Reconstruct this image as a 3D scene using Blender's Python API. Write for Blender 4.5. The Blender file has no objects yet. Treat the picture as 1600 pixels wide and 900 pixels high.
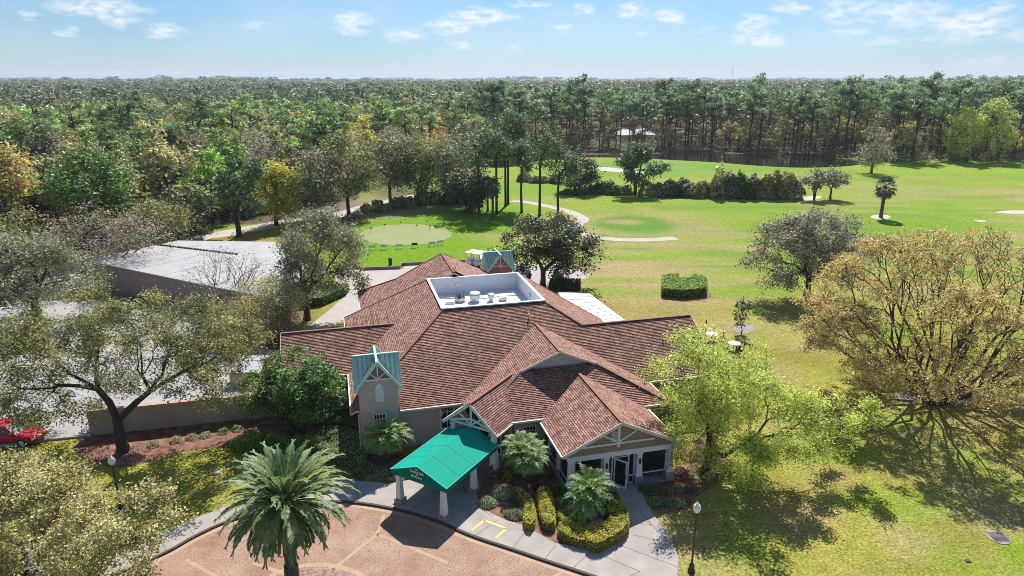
import bpy, bmesh, math, random
import numpy as np
from mathutils import Vector, Matrix
R = math.radians
PI = math.pi
# ------------------------------------------------------------------ camera, sky, sun, exposure
FP = 1067.0; PITCH = R(17.1); CH = 25.0
scene = bpy.context.scene
cam_d = bpy.data.cameras.new("camera"); cam = bpy.data.objects.new("camera", cam_d)
scene.collection.objects.link(cam)
cam_d.sensor_width = 36.0; cam_d.lens = 36.0*FP/1600.0
cam_d.clip_start = 0.5; cam_d.clip_end = 30000
cam.location = (0, 0, CH); cam.rotation_euler = (PI/2-PITCH, 0, 0)
scene.camera = cam
SUN_AZ = R(10); SUN_EL = R(48)
SV = Vector((math.sin(SUN_AZ)*math.cos(SUN_EL), math.cos(SUN_AZ)*math.cos(SUN_EL), math.sin(SUN_EL)))
sl = bpy.data.lights.new("sun", 'SUN'); sl.energy = 5.0; sl.angle = R(0.5); sl.color = (1, .955, .88)
so = bpy.data.objects.new("sun", sl); scene.collection.objects.link(so)
so.rotation_euler = SV.to_track_quat('Z', 'Y').to_euler()
world = bpy.data.worlds.new("World"); scene.world = world; world.use_nodes = True
def build_world():
    nt = world.node_tree; nt.nodes.clear(); N = nt.nodes.new; L = nt.links.new
    out = N('ShaderNodeOutputWorld'); bg = N('ShaderNodeBackground'); L(bg.outputs[0], out.inputs[0])
    sky = N('ShaderNodeTexSky'); sky.sky_type = 'NISHITA'; sky.sun_disc = False
    sky.sun_elevation = SUN_EL; sky.sun_rotation = SUN_AZ; sky.air_density = 1.0; sky.dust_density = 0.4; sky.ozone_density = 2.5
    sky.altitude = 30
    bg.inputs[1].default_value = 0.066
    tc = N('ShaderNodeTexCoord'); no = N('ShaderNodeTexNoise'); no.inputs['Scale'].default_value = 26; no.inputs['Detail'].default_value = 6
    no.inputs['Roughness'].default_value = .62
    ms = N('ShaderNodeVectorMath'); ms.operation = 'MULTIPLY'; ms.inputs[1].default_value = (1, 1, 2.6)
    L(tc.outputs['Generated'], ms.inputs[0]); L(ms.outputs[0], no.inputs['Vector'])
    sb = N('ShaderNodeVectorMath'); sb.operation = 'SUBTRACT'; sb.inputs[1].default_value = (.5, .5, .5); L(no.outputs['Color'], sb.inputs[0])
    sc_ = N('ShaderNodeVectorMath'); sc_.operation = 'MULTIPLY'; sc_.inputs[1].default_value = (.055, .055, .020); L(sb.outputs[0], sc_.inputs[0])
    ad = N('ShaderNodeVectorMath'); ad.operation = 'ADD'; L(tc.outputs['Generated'], ad.inputs[0]); L(sc_.outputs[0], ad.inputs[1])
    # scattered fair-weather clouds: directions (azimuth deg, elevation deg, half width deg, half height deg, density)
    cl = [(150,12,45,11,.95),(175,32,22,8,.9),(255,49,22,9,1),(103,50,10,6,.7),(45,23,10,7,.6),(550,30,30,14,.85),(548,47,25,7,.7),(400,42,24,7,.45),
          (633,57,34,11,.75),(700,42,34,12,.95),(750,26,56,12,.9),(717,71,20,7,.8),(830,5,30,6,.7),(912,16,18,9,.85),(985,16,22,9,.95),(1042,26,28,11,.95),
          (878,46,20,9,.6),(1005,52,14,6,.55),(1100,45,14,5,.45),(1178,37,26,13,.8),(1180,62,42,12,.9),(1232,12,24,9,.8),(1325,52,26,9,.6),(1330,18,44,17,.75),
          (1415,18,46,14,.8),(1440,33,50,12,.7),(1515,38,36,17,.95),(1550,12,18,8,.7),(1465,62,30,8,.6),(1540,95,36,8,.45),(1380,66,40,7,.5),(1590,55,20,9,.6),(798,73,14,7,.5)]
    cur = None
    for (px, py, rx, ry, dn) in cl:
        x = (px-800)/FP; y = -(py-450)/FP
        d = Vector((x, math.cos(PITCH)+y*math.sin(PITCH), -math.sin(PITCH)+y*math.cos(PITCH))).normalized()
        sx = FP/rx/1.15; sz = FP/ry/1.15
        ma = N('ShaderNodeVectorMath'); ma.operation = 'MULTIPLY_ADD'
        ma.inputs[1].default_value = (sx, sx*.25, sz); ma.inputs[2].default_value = (-d.x*sx, -d.y*sx*.25, -d.z*sz)
        L(ad.outputs[0], ma.inputs[0])
        ln = N('ShaderNodeVectorMath'); ln.operation = 'LENGTH'; L(ma.outputs[0], ln.inputs[0])
        mr = N('ShaderNodeMapRange'); mr.interpolation_type = 'SMOOTHSTEP'
        mr.inputs[1].default_value = 1.25; mr.inputs[2].default_value = .25; mr.inputs[3].default_value = 0; mr.inputs[4].default_value = dn
        L(ln.outputs['Value'], mr.inputs[0])
        if cur is None: cur = mr.outputs[0]
        else:
            mx = N('ShaderNodeMath'); mx.operation = 'MAXIMUM'; L(cur, mx.inputs[0]); L(mr.outputs[0], mx.inputs[1]); cur = mx.outputs[0]
    n2 = N('ShaderNodeTexNoise'); n2.inputs['Scale'].default_value = 60; n2.inputs['Detail'].default_value = 5; L(ms.outputs[0], n2.inputs['Vector'])
    m2 = N('ShaderNodeMapRange'); m2.inputs[1].default_value = .32; m2.inputs[2].default_value = .58; m2.inputs[3].default_value = .1; m2.inputs[4].default_value = 1
    L(n2.outputs[0], m2.inputs[0])
    mu = N('ShaderNodeMath'); mu.operation = 'MULTIPLY'; L(cur, mu.inputs[0]); L(m2.outputs[0], mu.inputs[1])
    # a thin veil of high cloud everywhere
    n3 = N('ShaderNodeTexNoise'); n3.inputs['Scale'].default_value = 5; n3.inputs['Detail'].default_value = 4; L(ms.outputs[0], n3.inputs['Vector'])
    m3 = N('ShaderNodeMapRange'); m3.inputs[1].default_value = .35; m3.inputs[2].default_value = .8; m3.inputs[3].default_value = .0; m3.inputs[4].default_value = .30
    L(n3.outputs[0], m3.inputs[0])
    m4 = N('ShaderNodeMath'); m4.operation = 'MAXIMUM'; L(mu.outputs[0], m4.inputs[0]); L(m3.outputs[0], m4.inputs[1])
    mix = N('ShaderNodeMix'); mix.data_type = 'RGBA'; tn = N('ShaderNodeMix'); tn.data_type = 'RGBA'; tn.blend_type = 'MULTIPLY'; tn.inputs[0].default_value = 1; L(sky.outputs[0], tn.inputs[6]); tn.inputs[7].default_value = (.54, .84, 1.16, 1)
    L(m4.outputs[0], mix.inputs[0]); L(tn.outputs[2], mix.inputs[6]); mix.inputs[7].default_value = (10.2, 10.6, 11.0, 1)
    L(mix.outputs[2], bg.inputs[0])
build_world()
vs = scene.view_settings
vs.view_transform = 'Standard'; vs.look = 'None'; vs.exposure = 0.5; vs.gamma = 1.0; vs.use_curve_mapping = False
cy = scene.cycles
cy.max_bounces = 5; cy.diffuse_bounces = 2; cy.glossy_bounces = 2; cy.transmission_bounces = 3; cy.transparent_max_bounces = 4
cy.caustics_reflective = False; cy.caustics_refractive = False; cy.use_denoising = True; cy.denoising_prefilter = 'NONE'; cy.denoising_input_passes = 'RGB_ALBEDO_NORMAL'; cy.pixel_filter_type = 'BLACKMAN_HARRIS'; cy.filter_width = .9

# ------------------------------------------------------------------ geometry helpers
C = scene.collection
def G(px, py, z=0.0):
    """point of the place at height z that the drone camera sees at (px, py) of the 1600x900 photograph"""
    x = (px-800)/FP; y = -(py-450)/FP
    d = (x, math.cos(PITCH)+y*math.sin(PITCH), -math.sin(PITCH)+y*math.cos(PITCH))
    t = (z-CH)/d[2]; return (d[0]*t, d[1]*t, z)
def RAY(px, py, Y):
    x = (px-800)/FP; y = -(py-450)/FP
    d = (x, math.cos(PITCH)+y*math.sin(PITCH), -math.sin(PITCH)+y*math.cos(PITCH))
    t = Y/d[1]; return (d[0]*t, Y, CH+d[2]*t)
def PXY(x, y, z):
    z = z-CH; f = y*math.cos(PITCH)-z*math.sin(PITCH); up = y*math.sin(PITCH)+z*math.cos(PITCH)
    return 800+FP*x/f, 450-FP*up/f
def PPM(y, z=0):  # photo pixels per metre at that place
    return FP/(y*math.cos(PITCH)-(z-CH)*math.sin(PITCH))
def lin(r, g, b):
    f = lambda c: (c/255/12.92 if c <= 10 else ((c/255+.055)/1.055)**2.4)
    return (f(r), f(g), f(b))
def alb(r, g, b, k=.60):
    c = lin(r, g, b); return (c[0]*k, c[1]*k, c[2]*k)
def tag(o, label=None, cat=None, group=None, kind=None):
    if label: o['label'] = label
    if cat: o['category'] = cat
    if group: o['group'] = group
    if kind: o['kind'] = kind
    return o
def thing(name, label, cat, loc=(0, 0, 0), rz=0, group=None, kind=None):
    o = bpy.data.objects.new(name, None); C.objects.link(o); o.location = loc; o.rotation_euler = (0, 0, rz)
    return tag(o, label, cat, group, kind)
class MB:
    def __init__(s): s.v = []; s.f = []; s.m = []; s.uv = []
    def face(s, pts, mi=0, uv=None):
        b = len(s.v); s.v += [tuple(p) for p in pts]; s.f.append(tuple(range(b, b+len(pts)))); s.m.append(mi)
        s.uv.append(uv if uv else [(0, 0)]*len(pts))
    def box(s, x0, x1, y0, y1, z0, z1, mi=0):
        p = [(x0,y0,z0),(x1,y0,z0),(x1,y1,z0),(x0,y1,z0),(x0,y0,z1),(x1,y0,z1),(x1,y1,z1),(x0,y1,z1)]
        s.hexa(p, mi)
    def hexa(s, p, mi=0):
        b = len(s.v); s.v += [tuple(q) for q in p]
        for f in ((0,3,2,1),(4,5,6,7),(0,1,5,4),(1,2,6,5),(2,3,7,6),(3,0,4,7)):
            s.f.append(tuple(b+i for i in f)); s.m.append(mi); s.uv.append([(0, 0)]*4)
    def bar(s, a, b, w, h=None, mi=0, up=(0, 0, 1)):
        h = h or w; a = Vector(a); b = Vector(b); d = (b-a).normalized(); u = Vector(up)
        if abs(d.dot(u)) > .98: u = Vector((1, 0, 0))
        x = d.cross(u).normalized()*w/2; y = x.cross(d).normalized()*h/2
        s.hexa([a-x-y, a+x-y, b+x-y, b-x-y, a-x+y, a+x+y, b+x+y, b-x+y], mi)
    def ring(s, prof, cx=0, cy=0, n=16, mi=0, sq=False):
        """lathe: prof = [(r, z)...]; sq gives a square section (columns)"""
        if sq: n = 4
        a0 = PI/4 if sq else 0; k = math.sqrt(2) if sq else 1
        b = len(s.v)
        for r, z in prof:
            for i in range(n):
                a = a0+2*PI*i/n; s.v.append((cx+r*k*math.cos(a), cy+r*k*math.sin(a), z))
        for j in range(len(prof)-1):
            for i in range(n):
                q = b+j*n; s.f.append((q+i, q+(i+1)%n, q+n+(i+1)%n, q+n+i)); s.m.append(mi); s.uv.append([(0, 0)]*4)
        s.f.append(tuple(b+i for i in range(n))[::-1]); s.m.append(mi); s.uv.append([(0, 0)]*n)
        q = b+(len(prof)-1)*n; s.f.append(tuple(q+i for i in range(n))); s.m.append(mi); s.uv.append([(0, 0)]*n)
    def tube(s, pts, r, n=6, mi=0):
        pts = [Vector(p) for p in pts]; rs = r if isinstance(r, (list, tuple)) else [r]*len(pts); b = len(s.v)
        for i, p in enumerate(pts):
            d = (pts[min(i+1, len(pts)-1)]-pts[max(i-1, 0)]).normalized(); u = Vector((0, 0, 1)) if abs(d.z) < .95 else Vector((1, 0, 0))
            x = d.cross(u).normalized(); y = x.cross(d)
            for k in range(n):
                a = 2*PI*k/n; s.v.append(tuple(p+x*math.cos(a)*rs[i]+y*math.sin(a)*rs[i]))
        for j in range(len(pts)-1):
            for i in range(n):
                q = b+j*n; s.f.append((q+i, q+(i+1)%n, q+n+(i+1)%n, q+n+i)); s.m.append(mi); s.uv.append([(0, 0)]*4)
        s.f.append(tuple(b+i for i in range(n))); s.m.append(mi); s.uv.append([(0, 0)]*n)
        q = b+(len(pts)-1)*n; s.f.append(tuple(q+i for i in range(n))[::-1]); s.m.append(mi); s.uv.append([(0, 0)]*n)
    def ext(s, poly, z0, z1, mi=0, mside=None):
        """prism over an (x, y) outline"""
        a = sum(poly[i][0]*poly[(i+1) % len(poly)][1]-poly[(i+1) % len(poly)][0]*poly[i][1] for i in range(len(poly)))
        if a < 0: poly = poly[::-1]
        s.face([(p[0], p[1], z1) for p in poly], mi)
        n = len(poly)
        for i in range(n):
            p, q = poly[i], poly[(i+1) % n]; s.face([(p[0],p[1],z0),(q[0],q[1],z0),(q[0],q[1],z1),(p[0],p[1],z1)], mside if mside is not None else mi)
    def build(s, name, mats, parent=None, smooth=False, bevel=0, loc=None):
        me = bpy.data.meshes.new(name); me.from_pydata(s.v, [], s.f)
        mats = mats if isinstance(mats, (list, tuple)) else [mats]
        for m in mats: me.materials.append(m)
        me.polygons.foreach_set('material_index', s.m)
        if any(any(a != (0, 0) for a in u) for u in s.uv):
            l = me.uv_layers.new(name='UVMap'); l.data.foreach_set('uv', [c for u in s.uv for a in u for c in a])
        if smooth: me.polygons.foreach_set('use_smooth', [True]*len(s.f))
        me.update()
        o = bpy.data.objects.new(name, me); C.objects.link(o)
        if parent: o.parent = parent
        if loc: o.location = loc
        if bevel:
            b = o.modifiers.new('bevel', 'BEVEL'); b.width = bevel; b.segments = 2; b.limit_method = 'ANGLE'
        return o
def nmesh(name, V, F, mat, parent=None, uv=None):
    """mesh from numpy arrays; F is (n,4) or (n,3)"""
    V = np.asarray(V, dtype=np.float32); F = np.asarray(F, dtype=np.int32); k = F.shape[1]
    me = bpy.data.meshes.new(name); me.vertices.add(len(V)); me.vertices.foreach_set('co', V.ravel())
    me.loops.add(F.size); me.loops.foreach_set('vertex_index', F.ravel())
    me.polygons.add(len(F)); me.polygons.foreach_set('loop_start', np.arange(0, F.size, k, dtype=np.int32))
    me.update(calc_edges=True); me.materials.append(mat)
    o = bpy.data.objects.new(name, me); C.objects.link(o)
    if parent: o.parent = parent
    return o
def spline(pts, n=6, closed=False):
    P = [np.array(p[:2], float) for p in pts]; out = []
    m = len(P); rng = range(m if closed else m-1)
    for i in rng:
        p0 = P[(i-1) % m] if closed or i > 0 else P[0]; p1 = P[i]; p2 = P[(i+1) % m]; p3 = P[(i+2) % m] if closed or i+2 < m else P[-1]
        for k in range(n):
            t = k/n; out.append(tuple(.5*((2*p1)+(-p0+p2)*t+(2*p0-5*p1+4*p2-p3)*t*t+(-p0+3*p1-3*p2+p3)*t**3)))
    if not closed: out.append(tuple(P[-1]))
    return out
def gp(pts, n=6, closed=True, smooth=True):
    q = [G(*p)[:2] for p in pts]
    return spline(q, n, closed) if smooth else q

# ------------------------------------------------------------------ materials
def newmat(name):
    m = bpy.data.materials.new(name); m.use_nodes = True; nt = m.node_tree; nt.nodes.clear()
    out = nt.nodes.new('ShaderNodeOutputMaterial'); bs = nt.nodes.new('ShaderNodeBsdfPrincipled'); nt.links.new(bs.outputs[0], out.inputs[0])
    return m, nt, bs
def c4(c): return (c[0], c[1], c[2], 1)
def mat(name, col, rough=.7, var=.12, scale=3.0, metal=0, bump=0, spec=.4, col2=None, detail=4):
    m, nt, b = newmat(name); N = nt.nodes.new; L = nt.links.new
    b.inputs['Roughness'].default_value = rough; b.inputs['Metallic'].default_value = metal; b.inputs['Specular IOR Level'].default_value = spec
    tc = N('ShaderNodeTexCoord'); n = N('ShaderNodeTexNoise'); n.inputs['Scale'].default_value = scale; n.inputs['Detail'].default_value = detail
    L(tc.outputs['Object'], n.inputs['Vector'])
    mr = N('ShaderNodeMapRange'); mr.inputs[1].default_value = .3; mr.inputs[2].default_value = .7; L(n.outputs[0], mr.inputs[0])
    mx = N('ShaderNodeMix'); mx.data_type = 'RGBA'; L(mr.outputs[0], mx.inputs[0])
    if col2 is None:
        mx.inputs[6].default_value = c4([x*(1-var) for x in col]); mx.inputs[7].default_value = c4([min(1, x*(1+var)) for x in col])
    else:
        mx.inputs[6].default_value = c4(col); mx.inputs[7].default_value = c4(col2)
    L(mx.outputs[2], b.inputs['Base Color'])
    if bump:
        n2 = N('ShaderNodeTexNoise'); n2.inputs['Scale'].default_value = scale*9; n2.inputs['Detail'].default_value = 3; L(tc.outputs['Object'], n2.inputs['Vector'])
        bp = N('ShaderNodeBump'); bp.inputs['Strength'].default_value = bump; bp.inputs['Distance'].default_value = .03; L(n2.outputs[0], bp.inputs['Height']); L(bp.outputs[0], b.inputs['Normal'])
    return m
def leafmat(name, a, b_, tr=.35, scale=.5, objcol=False, rvar=.5, spec=.25):
    """foliage: clumps of two leaf colours, each leaf a little different, light passing through"""
    m = bpy.data.materials.new(name); m.use_nodes = True; nt = m.node_tree; nt.nodes.clear(); N = nt.nodes.new; L = nt.links.new
    out = N('ShaderNodeOutputMaterial'); tc = N('ShaderNodeTexCoord'); n = N('ShaderNodeTexNoise'); n.inputs['Scale'].default_value = scale; n.inputs['Detail'].default_value = 3
    L(tc.outputs['Object'], n.inputs['Vector'])
    mr = N('ShaderNodeMapRange'); mr.inputs[1].default_value = .38; mr.inputs[2].default_value = .62; L(n.outputs[0], mr.inputs[0])
    mx = N('ShaderNodeMix'); mx.data_type = 'RGBA'; L(mr.outputs[0], mx.inputs[0]); mx.inputs[6].default_value = c4(a); mx.inputs[7].default_value = c4(b_)
    col = mx.outputs[2]
    if objcol:
        oi = N('ShaderNodeObjectInfo'); m2 = N('ShaderNodeMix'); m2.data_type = 'RGBA'; m2.blend_type = 'MULTIPLY'; m2.inputs[0].default_value = 1
        L(col, m2.inputs[6]); L(oi.outputs['Color'], m2.inputs[7]); col = m2.outputs[2]
    g = N('ShaderNodeNewGeometry'); hs = N('ShaderNodeHueSaturation'); m3 = N('ShaderNodeMapRange')
    m3.inputs[3].default_value = 1-rvar; m3.inputs[4].default_value = 1+rvar; L(g.outputs['Random Per Island'], m3.inputs[0]); L(m3.outputs[0], hs.inputs['Value']); L(col, hs.inputs['Color'])
    m5 = N('ShaderNodeMath'); m5.operation = 'MULTIPLY'; m5.inputs[1].default_value = 7.31; L(g.outputs['Random Per Island'], m5.inputs[0])
    m6 = N('ShaderNodeMath'); m6.operation = 'FRACT'; L(m5.outputs[0], m6.inputs[0])
    m7 = N('ShaderNodeMapRange'); m7.inputs[3].default_value = .485; m7.inputs[4].default_value = .515; L(m6.outputs[0], m7.inputs[0]); L(m7.outputs[0], hs.inputs['Hue'])
    b = N('ShaderNodeBsdfPrincipled'); b.inputs['Roughness'].default_value = .55; b.inputs['Specular IOR Level'].default_value = spec; L(hs.outputs[0], b.inputs['Base Color'])
    t = N('ShaderNodeBsdfTranslucent'); L(hs.outputs[0], t.inputs[0])
    ms = N('ShaderNodeMixShader'); ms.inputs[0].default_value = tr; L(b.outputs[0], ms.inputs[1]); L(t.outputs[0], ms.inputs[2]); L(ms.outputs[0], out.inputs[0])
    return m
def shingles(name, c1, c2, dark, bw=.30, rh=.145):
    m, nt, b = newmat(name); N = nt.nodes.new; L = nt.links.new
    uv = N('ShaderNodeUVMap'); br = N('ShaderNodeTexBrick'); L(uv.outputs[0], br.inputs['Vector'])
    br.inputs['Scale'].default_value = 1; br.inputs['Brick Width'].default_value = bw; br.inputs['Row Height'].default_value = rh; br.inputs['Mortar Size'].default_value = .018
    br.inputs['Mortar Smooth'].default_value = .3; br.inputs['Bias'].default_value = 0.0
    br.inputs['Color1'].default_value = c4(c1); br.inputs['Color2'].default_value = c4(c2); br.inputs['Mortar'].default_value = c4(dark)
    n = N('ShaderNodeTexNoise'); n.inputs['Scale'].default_value = .9; n.inputs['Detail'].default_value = 8; n.inputs['Roughness'].default_value = .7; L(uv.outputs[0], n.inputs['Vector'])
    mr = N('ShaderNodeMapRange'); mr.inputs[1].default_value = .3; mr.inputs[2].default_value = .7; mr.inputs[3].default_value = .74; mr.inputs[4].default_value = 1.28; L(n.outputs[0], mr.inputs[0])
    # weather streaks running down the slope
    mp = N('ShaderNodeMapping'); mp.inputs['Scale'].default_value = (1.6, .22, 1); L(uv.outputs[0], mp.inputs[0])
    n3 = N('ShaderNodeTexNoise'); n3.inputs['Scale'].default_value = 1; n3.inputs['Detail'].default_value = 4; L(mp.outputs[0], n3.inputs['Vector'])
    m3 = N('ShaderNodeMapRange'); m3.inputs[1].default_value = .35; m3.inputs[2].default_value = .7; m3.inputs[3].default_value = .86; m3.inputs[4].default_value = 1.1; L(n3.outputs[0], m3.inputs[0])
    mm = N('ShaderNodeMath'); mm.operation = 'MULTIPLY'; L(mr.outputs[0], mm.inputs[0]); L(m3.outputs[0], mm.inputs[1])
    hs = N('ShaderNodeHueSaturation'); L(mm.outputs[0], hs.inputs['Value']); L(br.outputs['Color'], hs.inputs['Color']); L(hs.outputs[0], b.inputs['Base Color'])
    b.inputs['Roughness'].default_value = .85; b.inputs['Specular IOR Level'].default_value = .25
    # each course overlaps the one below: a small saw-tooth in height along the slope
    sp = N('ShaderNodeSeparateXYZ'); L(uv.outputs[0], sp.inputs[0]); dv = N('ShaderNodeMath'); dv.operation = 'DIVIDE'; dv.inputs[1].default_value = rh; L(sp.outputs[1], dv.inputs[0])
    fr = N('ShaderNodeMath'); fr.operation = 'FRACT'; L(dv.outputs[0], fr.inputs[0]); iv = N('ShaderNodeMath'); iv.operation = 'SUBTRACT'; iv.inputs[0].default_value = 1; L(fr.outputs[0], iv.inputs[1])
    ad = N('ShaderNodeMath'); ad.operation = 'MULTIPLY_ADD'; ad.inputs[1].default_value = -.6; L(br.outputs['Fac'], ad.inputs[0]); L(iv.outputs[0], ad.inputs[2])
    bp = N('ShaderNodeBump'); bp.inputs['Strength'].default_value = .55; bp.inputs['Distance'].default_value = .03; L(ad.outputs[0], bp.inputs['Height']); L(bp.outputs[0], b.inputs['Normal'])
    return m
M = {}
RH = .15
M['shingle'] = shingles('shingles', (.50,.27,.20), (.20,.104,.08), (.09,.046,.037), bw=.26, rh=RH)
M['stucco'] = mat('stucco', (.47,.40,.36), .9, .06, 1.2, bump=.25)
M['stucco_warm'] = mat('stucco_warm', (.36,.25,.155), .9, .07, 1.2, bump=.25)
M['stucco_pink'] = mat('stucco_pink', (.42,.21,.17), .9, .07, 1.2, bump=.2)
M['siding'] = mat('siding', (.37,.235,.15), .8, .08, 2)
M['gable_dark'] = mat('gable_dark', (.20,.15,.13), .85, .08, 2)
M['white'] = mat('white_paint', (.74,.73,.71), .5, .05, 2)
M['trim'] = mat('trim_paint', (.62,.56,.49), .6, .06, 2)
M['copper'] = mat('green_metal', (.36,.54,.46), .45, .0, 1.3, metal=.0, col2=(.46,.64,.56), spec=.5)
M['seam_dark'] = mat('dark_green_seam', (.12,.24,.20), .5, .1, 2)
M['copper_light'] = mat('pale_green_metal', (.42,.60,.53), .45, .06, 2)
M['glass'] = mat('dark_glass', (.012,.014,.017), .07, .1, 1, spec=.9)
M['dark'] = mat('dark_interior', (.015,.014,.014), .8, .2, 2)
M['stone'] = mat('stone_base', (.34,.27,.24), .9, .25, 7, bump=.4)
M['membrane'] = mat('white_roof_membrane', (.70,.71,.72), .7, .05, 1.0)
M['parapet'] = mat('white_parapet', (.72,.74,.76), .6, .05, 1.5)
M['black'] = mat('black_flashing', (.012,.012,.013), .6, .1, 3)
M['metal_roof'] = mat('pale_metal_roof', (.40,.385,.385), .6, .10, .6)
M['galv'] = mat('galvanised', (.60,.61,.62), .35, .12, 4, metal=.3)
M['rust'] = mat('rusty_brown', (.16,.07,.045), .8, .25, 8)
M['canvas'] = mat('green_canvas', (.0,.33,.235), .75, .035, 1.2, spec=.15)
M['canvas_seam'] = mat('canvas_seam', (.0,.27,.20), .8, .05, 2)
M['canvas_dark'] = mat('dark_green_canvas', (.005,.085,.07), .8, .06, 1.2, spec=.15)
M['concrete'] = mat('concrete', (.36,.325,.30), .9, .15, .9, bump=.1, detail=8)
M['joint'] = mat('joint', (.20,.18,.165), .95, .1, 2)
M['kerb'] = mat('brown_kerb', (.085,.055,.045), .85, .2, 3)
M['yellow_line'] = mat('yellow_line', (.66,.55,.16), .8, .12, 4)
M['asphalt'] = mat('pale_asphalt', (.36,.345,.345), .92, .12, .35, bump=.1, detail=8)
M['path'] = mat('cart_path', (.46,.40,.36), .92, .10, .5, detail=6)
M['terrace'] = mat('terrace', (.42,.375,.345), .9, .10, .5, detail=6)
M['sand'] = mat('sand', (.52,.46,.38), .95, .08, .5)
M['mulch'] = mat('mulch', (.10,.045,.032), .95, 0, 1.6, bump=.8, col2=(.33,.165,.115), detail=10)
M['greenturf'] = mat('close_mown_turf', alb(178,188,122,.56), .9, .06, .35, detail=5)
M['pond'] = mat('pond_water', (.010,.014,.012), .08, .1, .1, spec=.6)
M['bark'] = mat('bark', (.075,.060,.050), .95, .35, 5, bump=.5)
M['glass_car'] = mat('tinted_car_glass', (.07,.09,.11), .5, .1, 1, spec=.3)
M['bark_dark'] = mat('dark_bark', (.055,.043,.036), .95, .3, 5)
M['bark_pale'] = mat('pale_bark', (.20,.165,.145), .95, .25, 5)
M['palm_bark'] = mat('palm_bark', (.11,.085,.07), .95, .45, 14, bump=.8)
M['red_paint'] = mat('red_car_paint', (.50,.012,.03), .5, .03, 1, spec=.25)
M['tyre'] = mat('tyre', (.018,.018,.018), .8, .1, 5)
M['plastic_black'] = mat('black_plastic', (.02,.02,.022), .5, .1, 4)
M['globe'] = mat('milk_glass_globe', (.80,.80,.80), .25, .02, 4, spec=.6)
M['lamp_black'] = mat('black_lamp_metal', (.02,.021,.022), .45, .1, 4, spec=.6)
M['boulder'] = mat('boulder', (.42,.23,.17), .9, .25, 4, bump=.5)
M['boulder_grey'] = mat('grey_boulder', (.42,.39,.37), .9, .2, 4, bump=.5)
M['wood'] = mat('bench_wood', (.16,.10,.07), .7, .25, 5)
M['yellow_paint'] = mat('yellow_paint', (.65,.50,.05), .5, .06, 4)
def stamped():
    m, nt, b = newmat('stamped_concrete'); N = nt.nodes.new; L = nt.links.new
    tc = N('ShaderNodeTexCoord'); v = N('ShaderNodeTexVoronoi'); v.feature = 'DISTANCE_TO_EDGE'; v.inputs['Scale'].default_value = 5.6
    nz = N('ShaderNodeTexNoise'); nz.inputs['Scale'].default_value = 3.1; nz.inputs['Detail'].default_value = 3; L(tc.outputs['Object'], nz.inputs['Vector'])
    mxv = N('ShaderNodeMix'); mxv.data_type = 'VECTOR'; mxv.inputs[0].default_value = .10; L(tc.outputs['Object'], mxv.inputs[4]); L(nz.outputs['Color'], mxv.inputs[5]); L(mxv.outputs[1], v.inputs['Vector'])
    mr = N('ShaderNodeMapRange'); mr.inputs[1].default_value = 0.0; mr.inputs[2].default_value = .07; L(v.outputs[0], mr.inputs[0])
    n = N('ShaderNodeTexNoise'); n.inputs['Scale'].default_value = .35; n.inputs['Detail'].default_value = 9; n.inputs['Roughness'].default_value = .68; L(tc.outputs['Object'], n.inputs['Vector'])
    r = N('ShaderNodeValToRGB'); e = r.color_ramp.elements; e[0].position = .34; e[0].color = c4((.27,.14,.088)); e[1].position = .66; e[1].color = c4((.43,.285,.205)); L(n.outputs[0], r.inputs[0])
    mx = N('ShaderNodeMix'); mx.data_type = 'RGBA'; mx.inputs[6].default_value = c4((.17,.095,.065)); L(mr.outputs[0], mx.inputs[0]); L(r.outputs[0], mx.inputs[7])
    n4 = N('ShaderNodeTexNoise'); n4.inputs['Scale'].default_value = .16; L(tc.outputs['Object'], n4.inputs['Vector'])
    m4 = N('ShaderNodeMapRange'); m4.inputs[1].default_value = .35; m4.inputs[2].default_value = .6; m4.inputs[3].default_value = .6; m4.inputs[4].default_value = 1; L(n4.outputs[0], m4.inputs[0])
    m5 = N('ShaderNodeMix'); m5.data_type = 'RGBA'; L(m4.outputs[0], m5.inputs[0]); L(r.outputs[0], m5.inputs[6]); L(mx.outputs[2], m5.inputs[7])
    L(m5.outputs[2], b.inputs['Base Color']); b.inputs['Roughness'].default_value = .8
    bp = N('ShaderNodeBump'); bp.inputs['Strength'].default_value = .4; bp.inputs['Distance'].default_value = .02; L(mr.outputs[0], bp.inputs['Height']); L(bp.outputs[0], b.inputs['Normal'])
    return m
M['stamped'] = stamped()
M['band'] = mat('smooth_concrete_band', (.43,.285,.19), .8, .1, 1.2)
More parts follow.
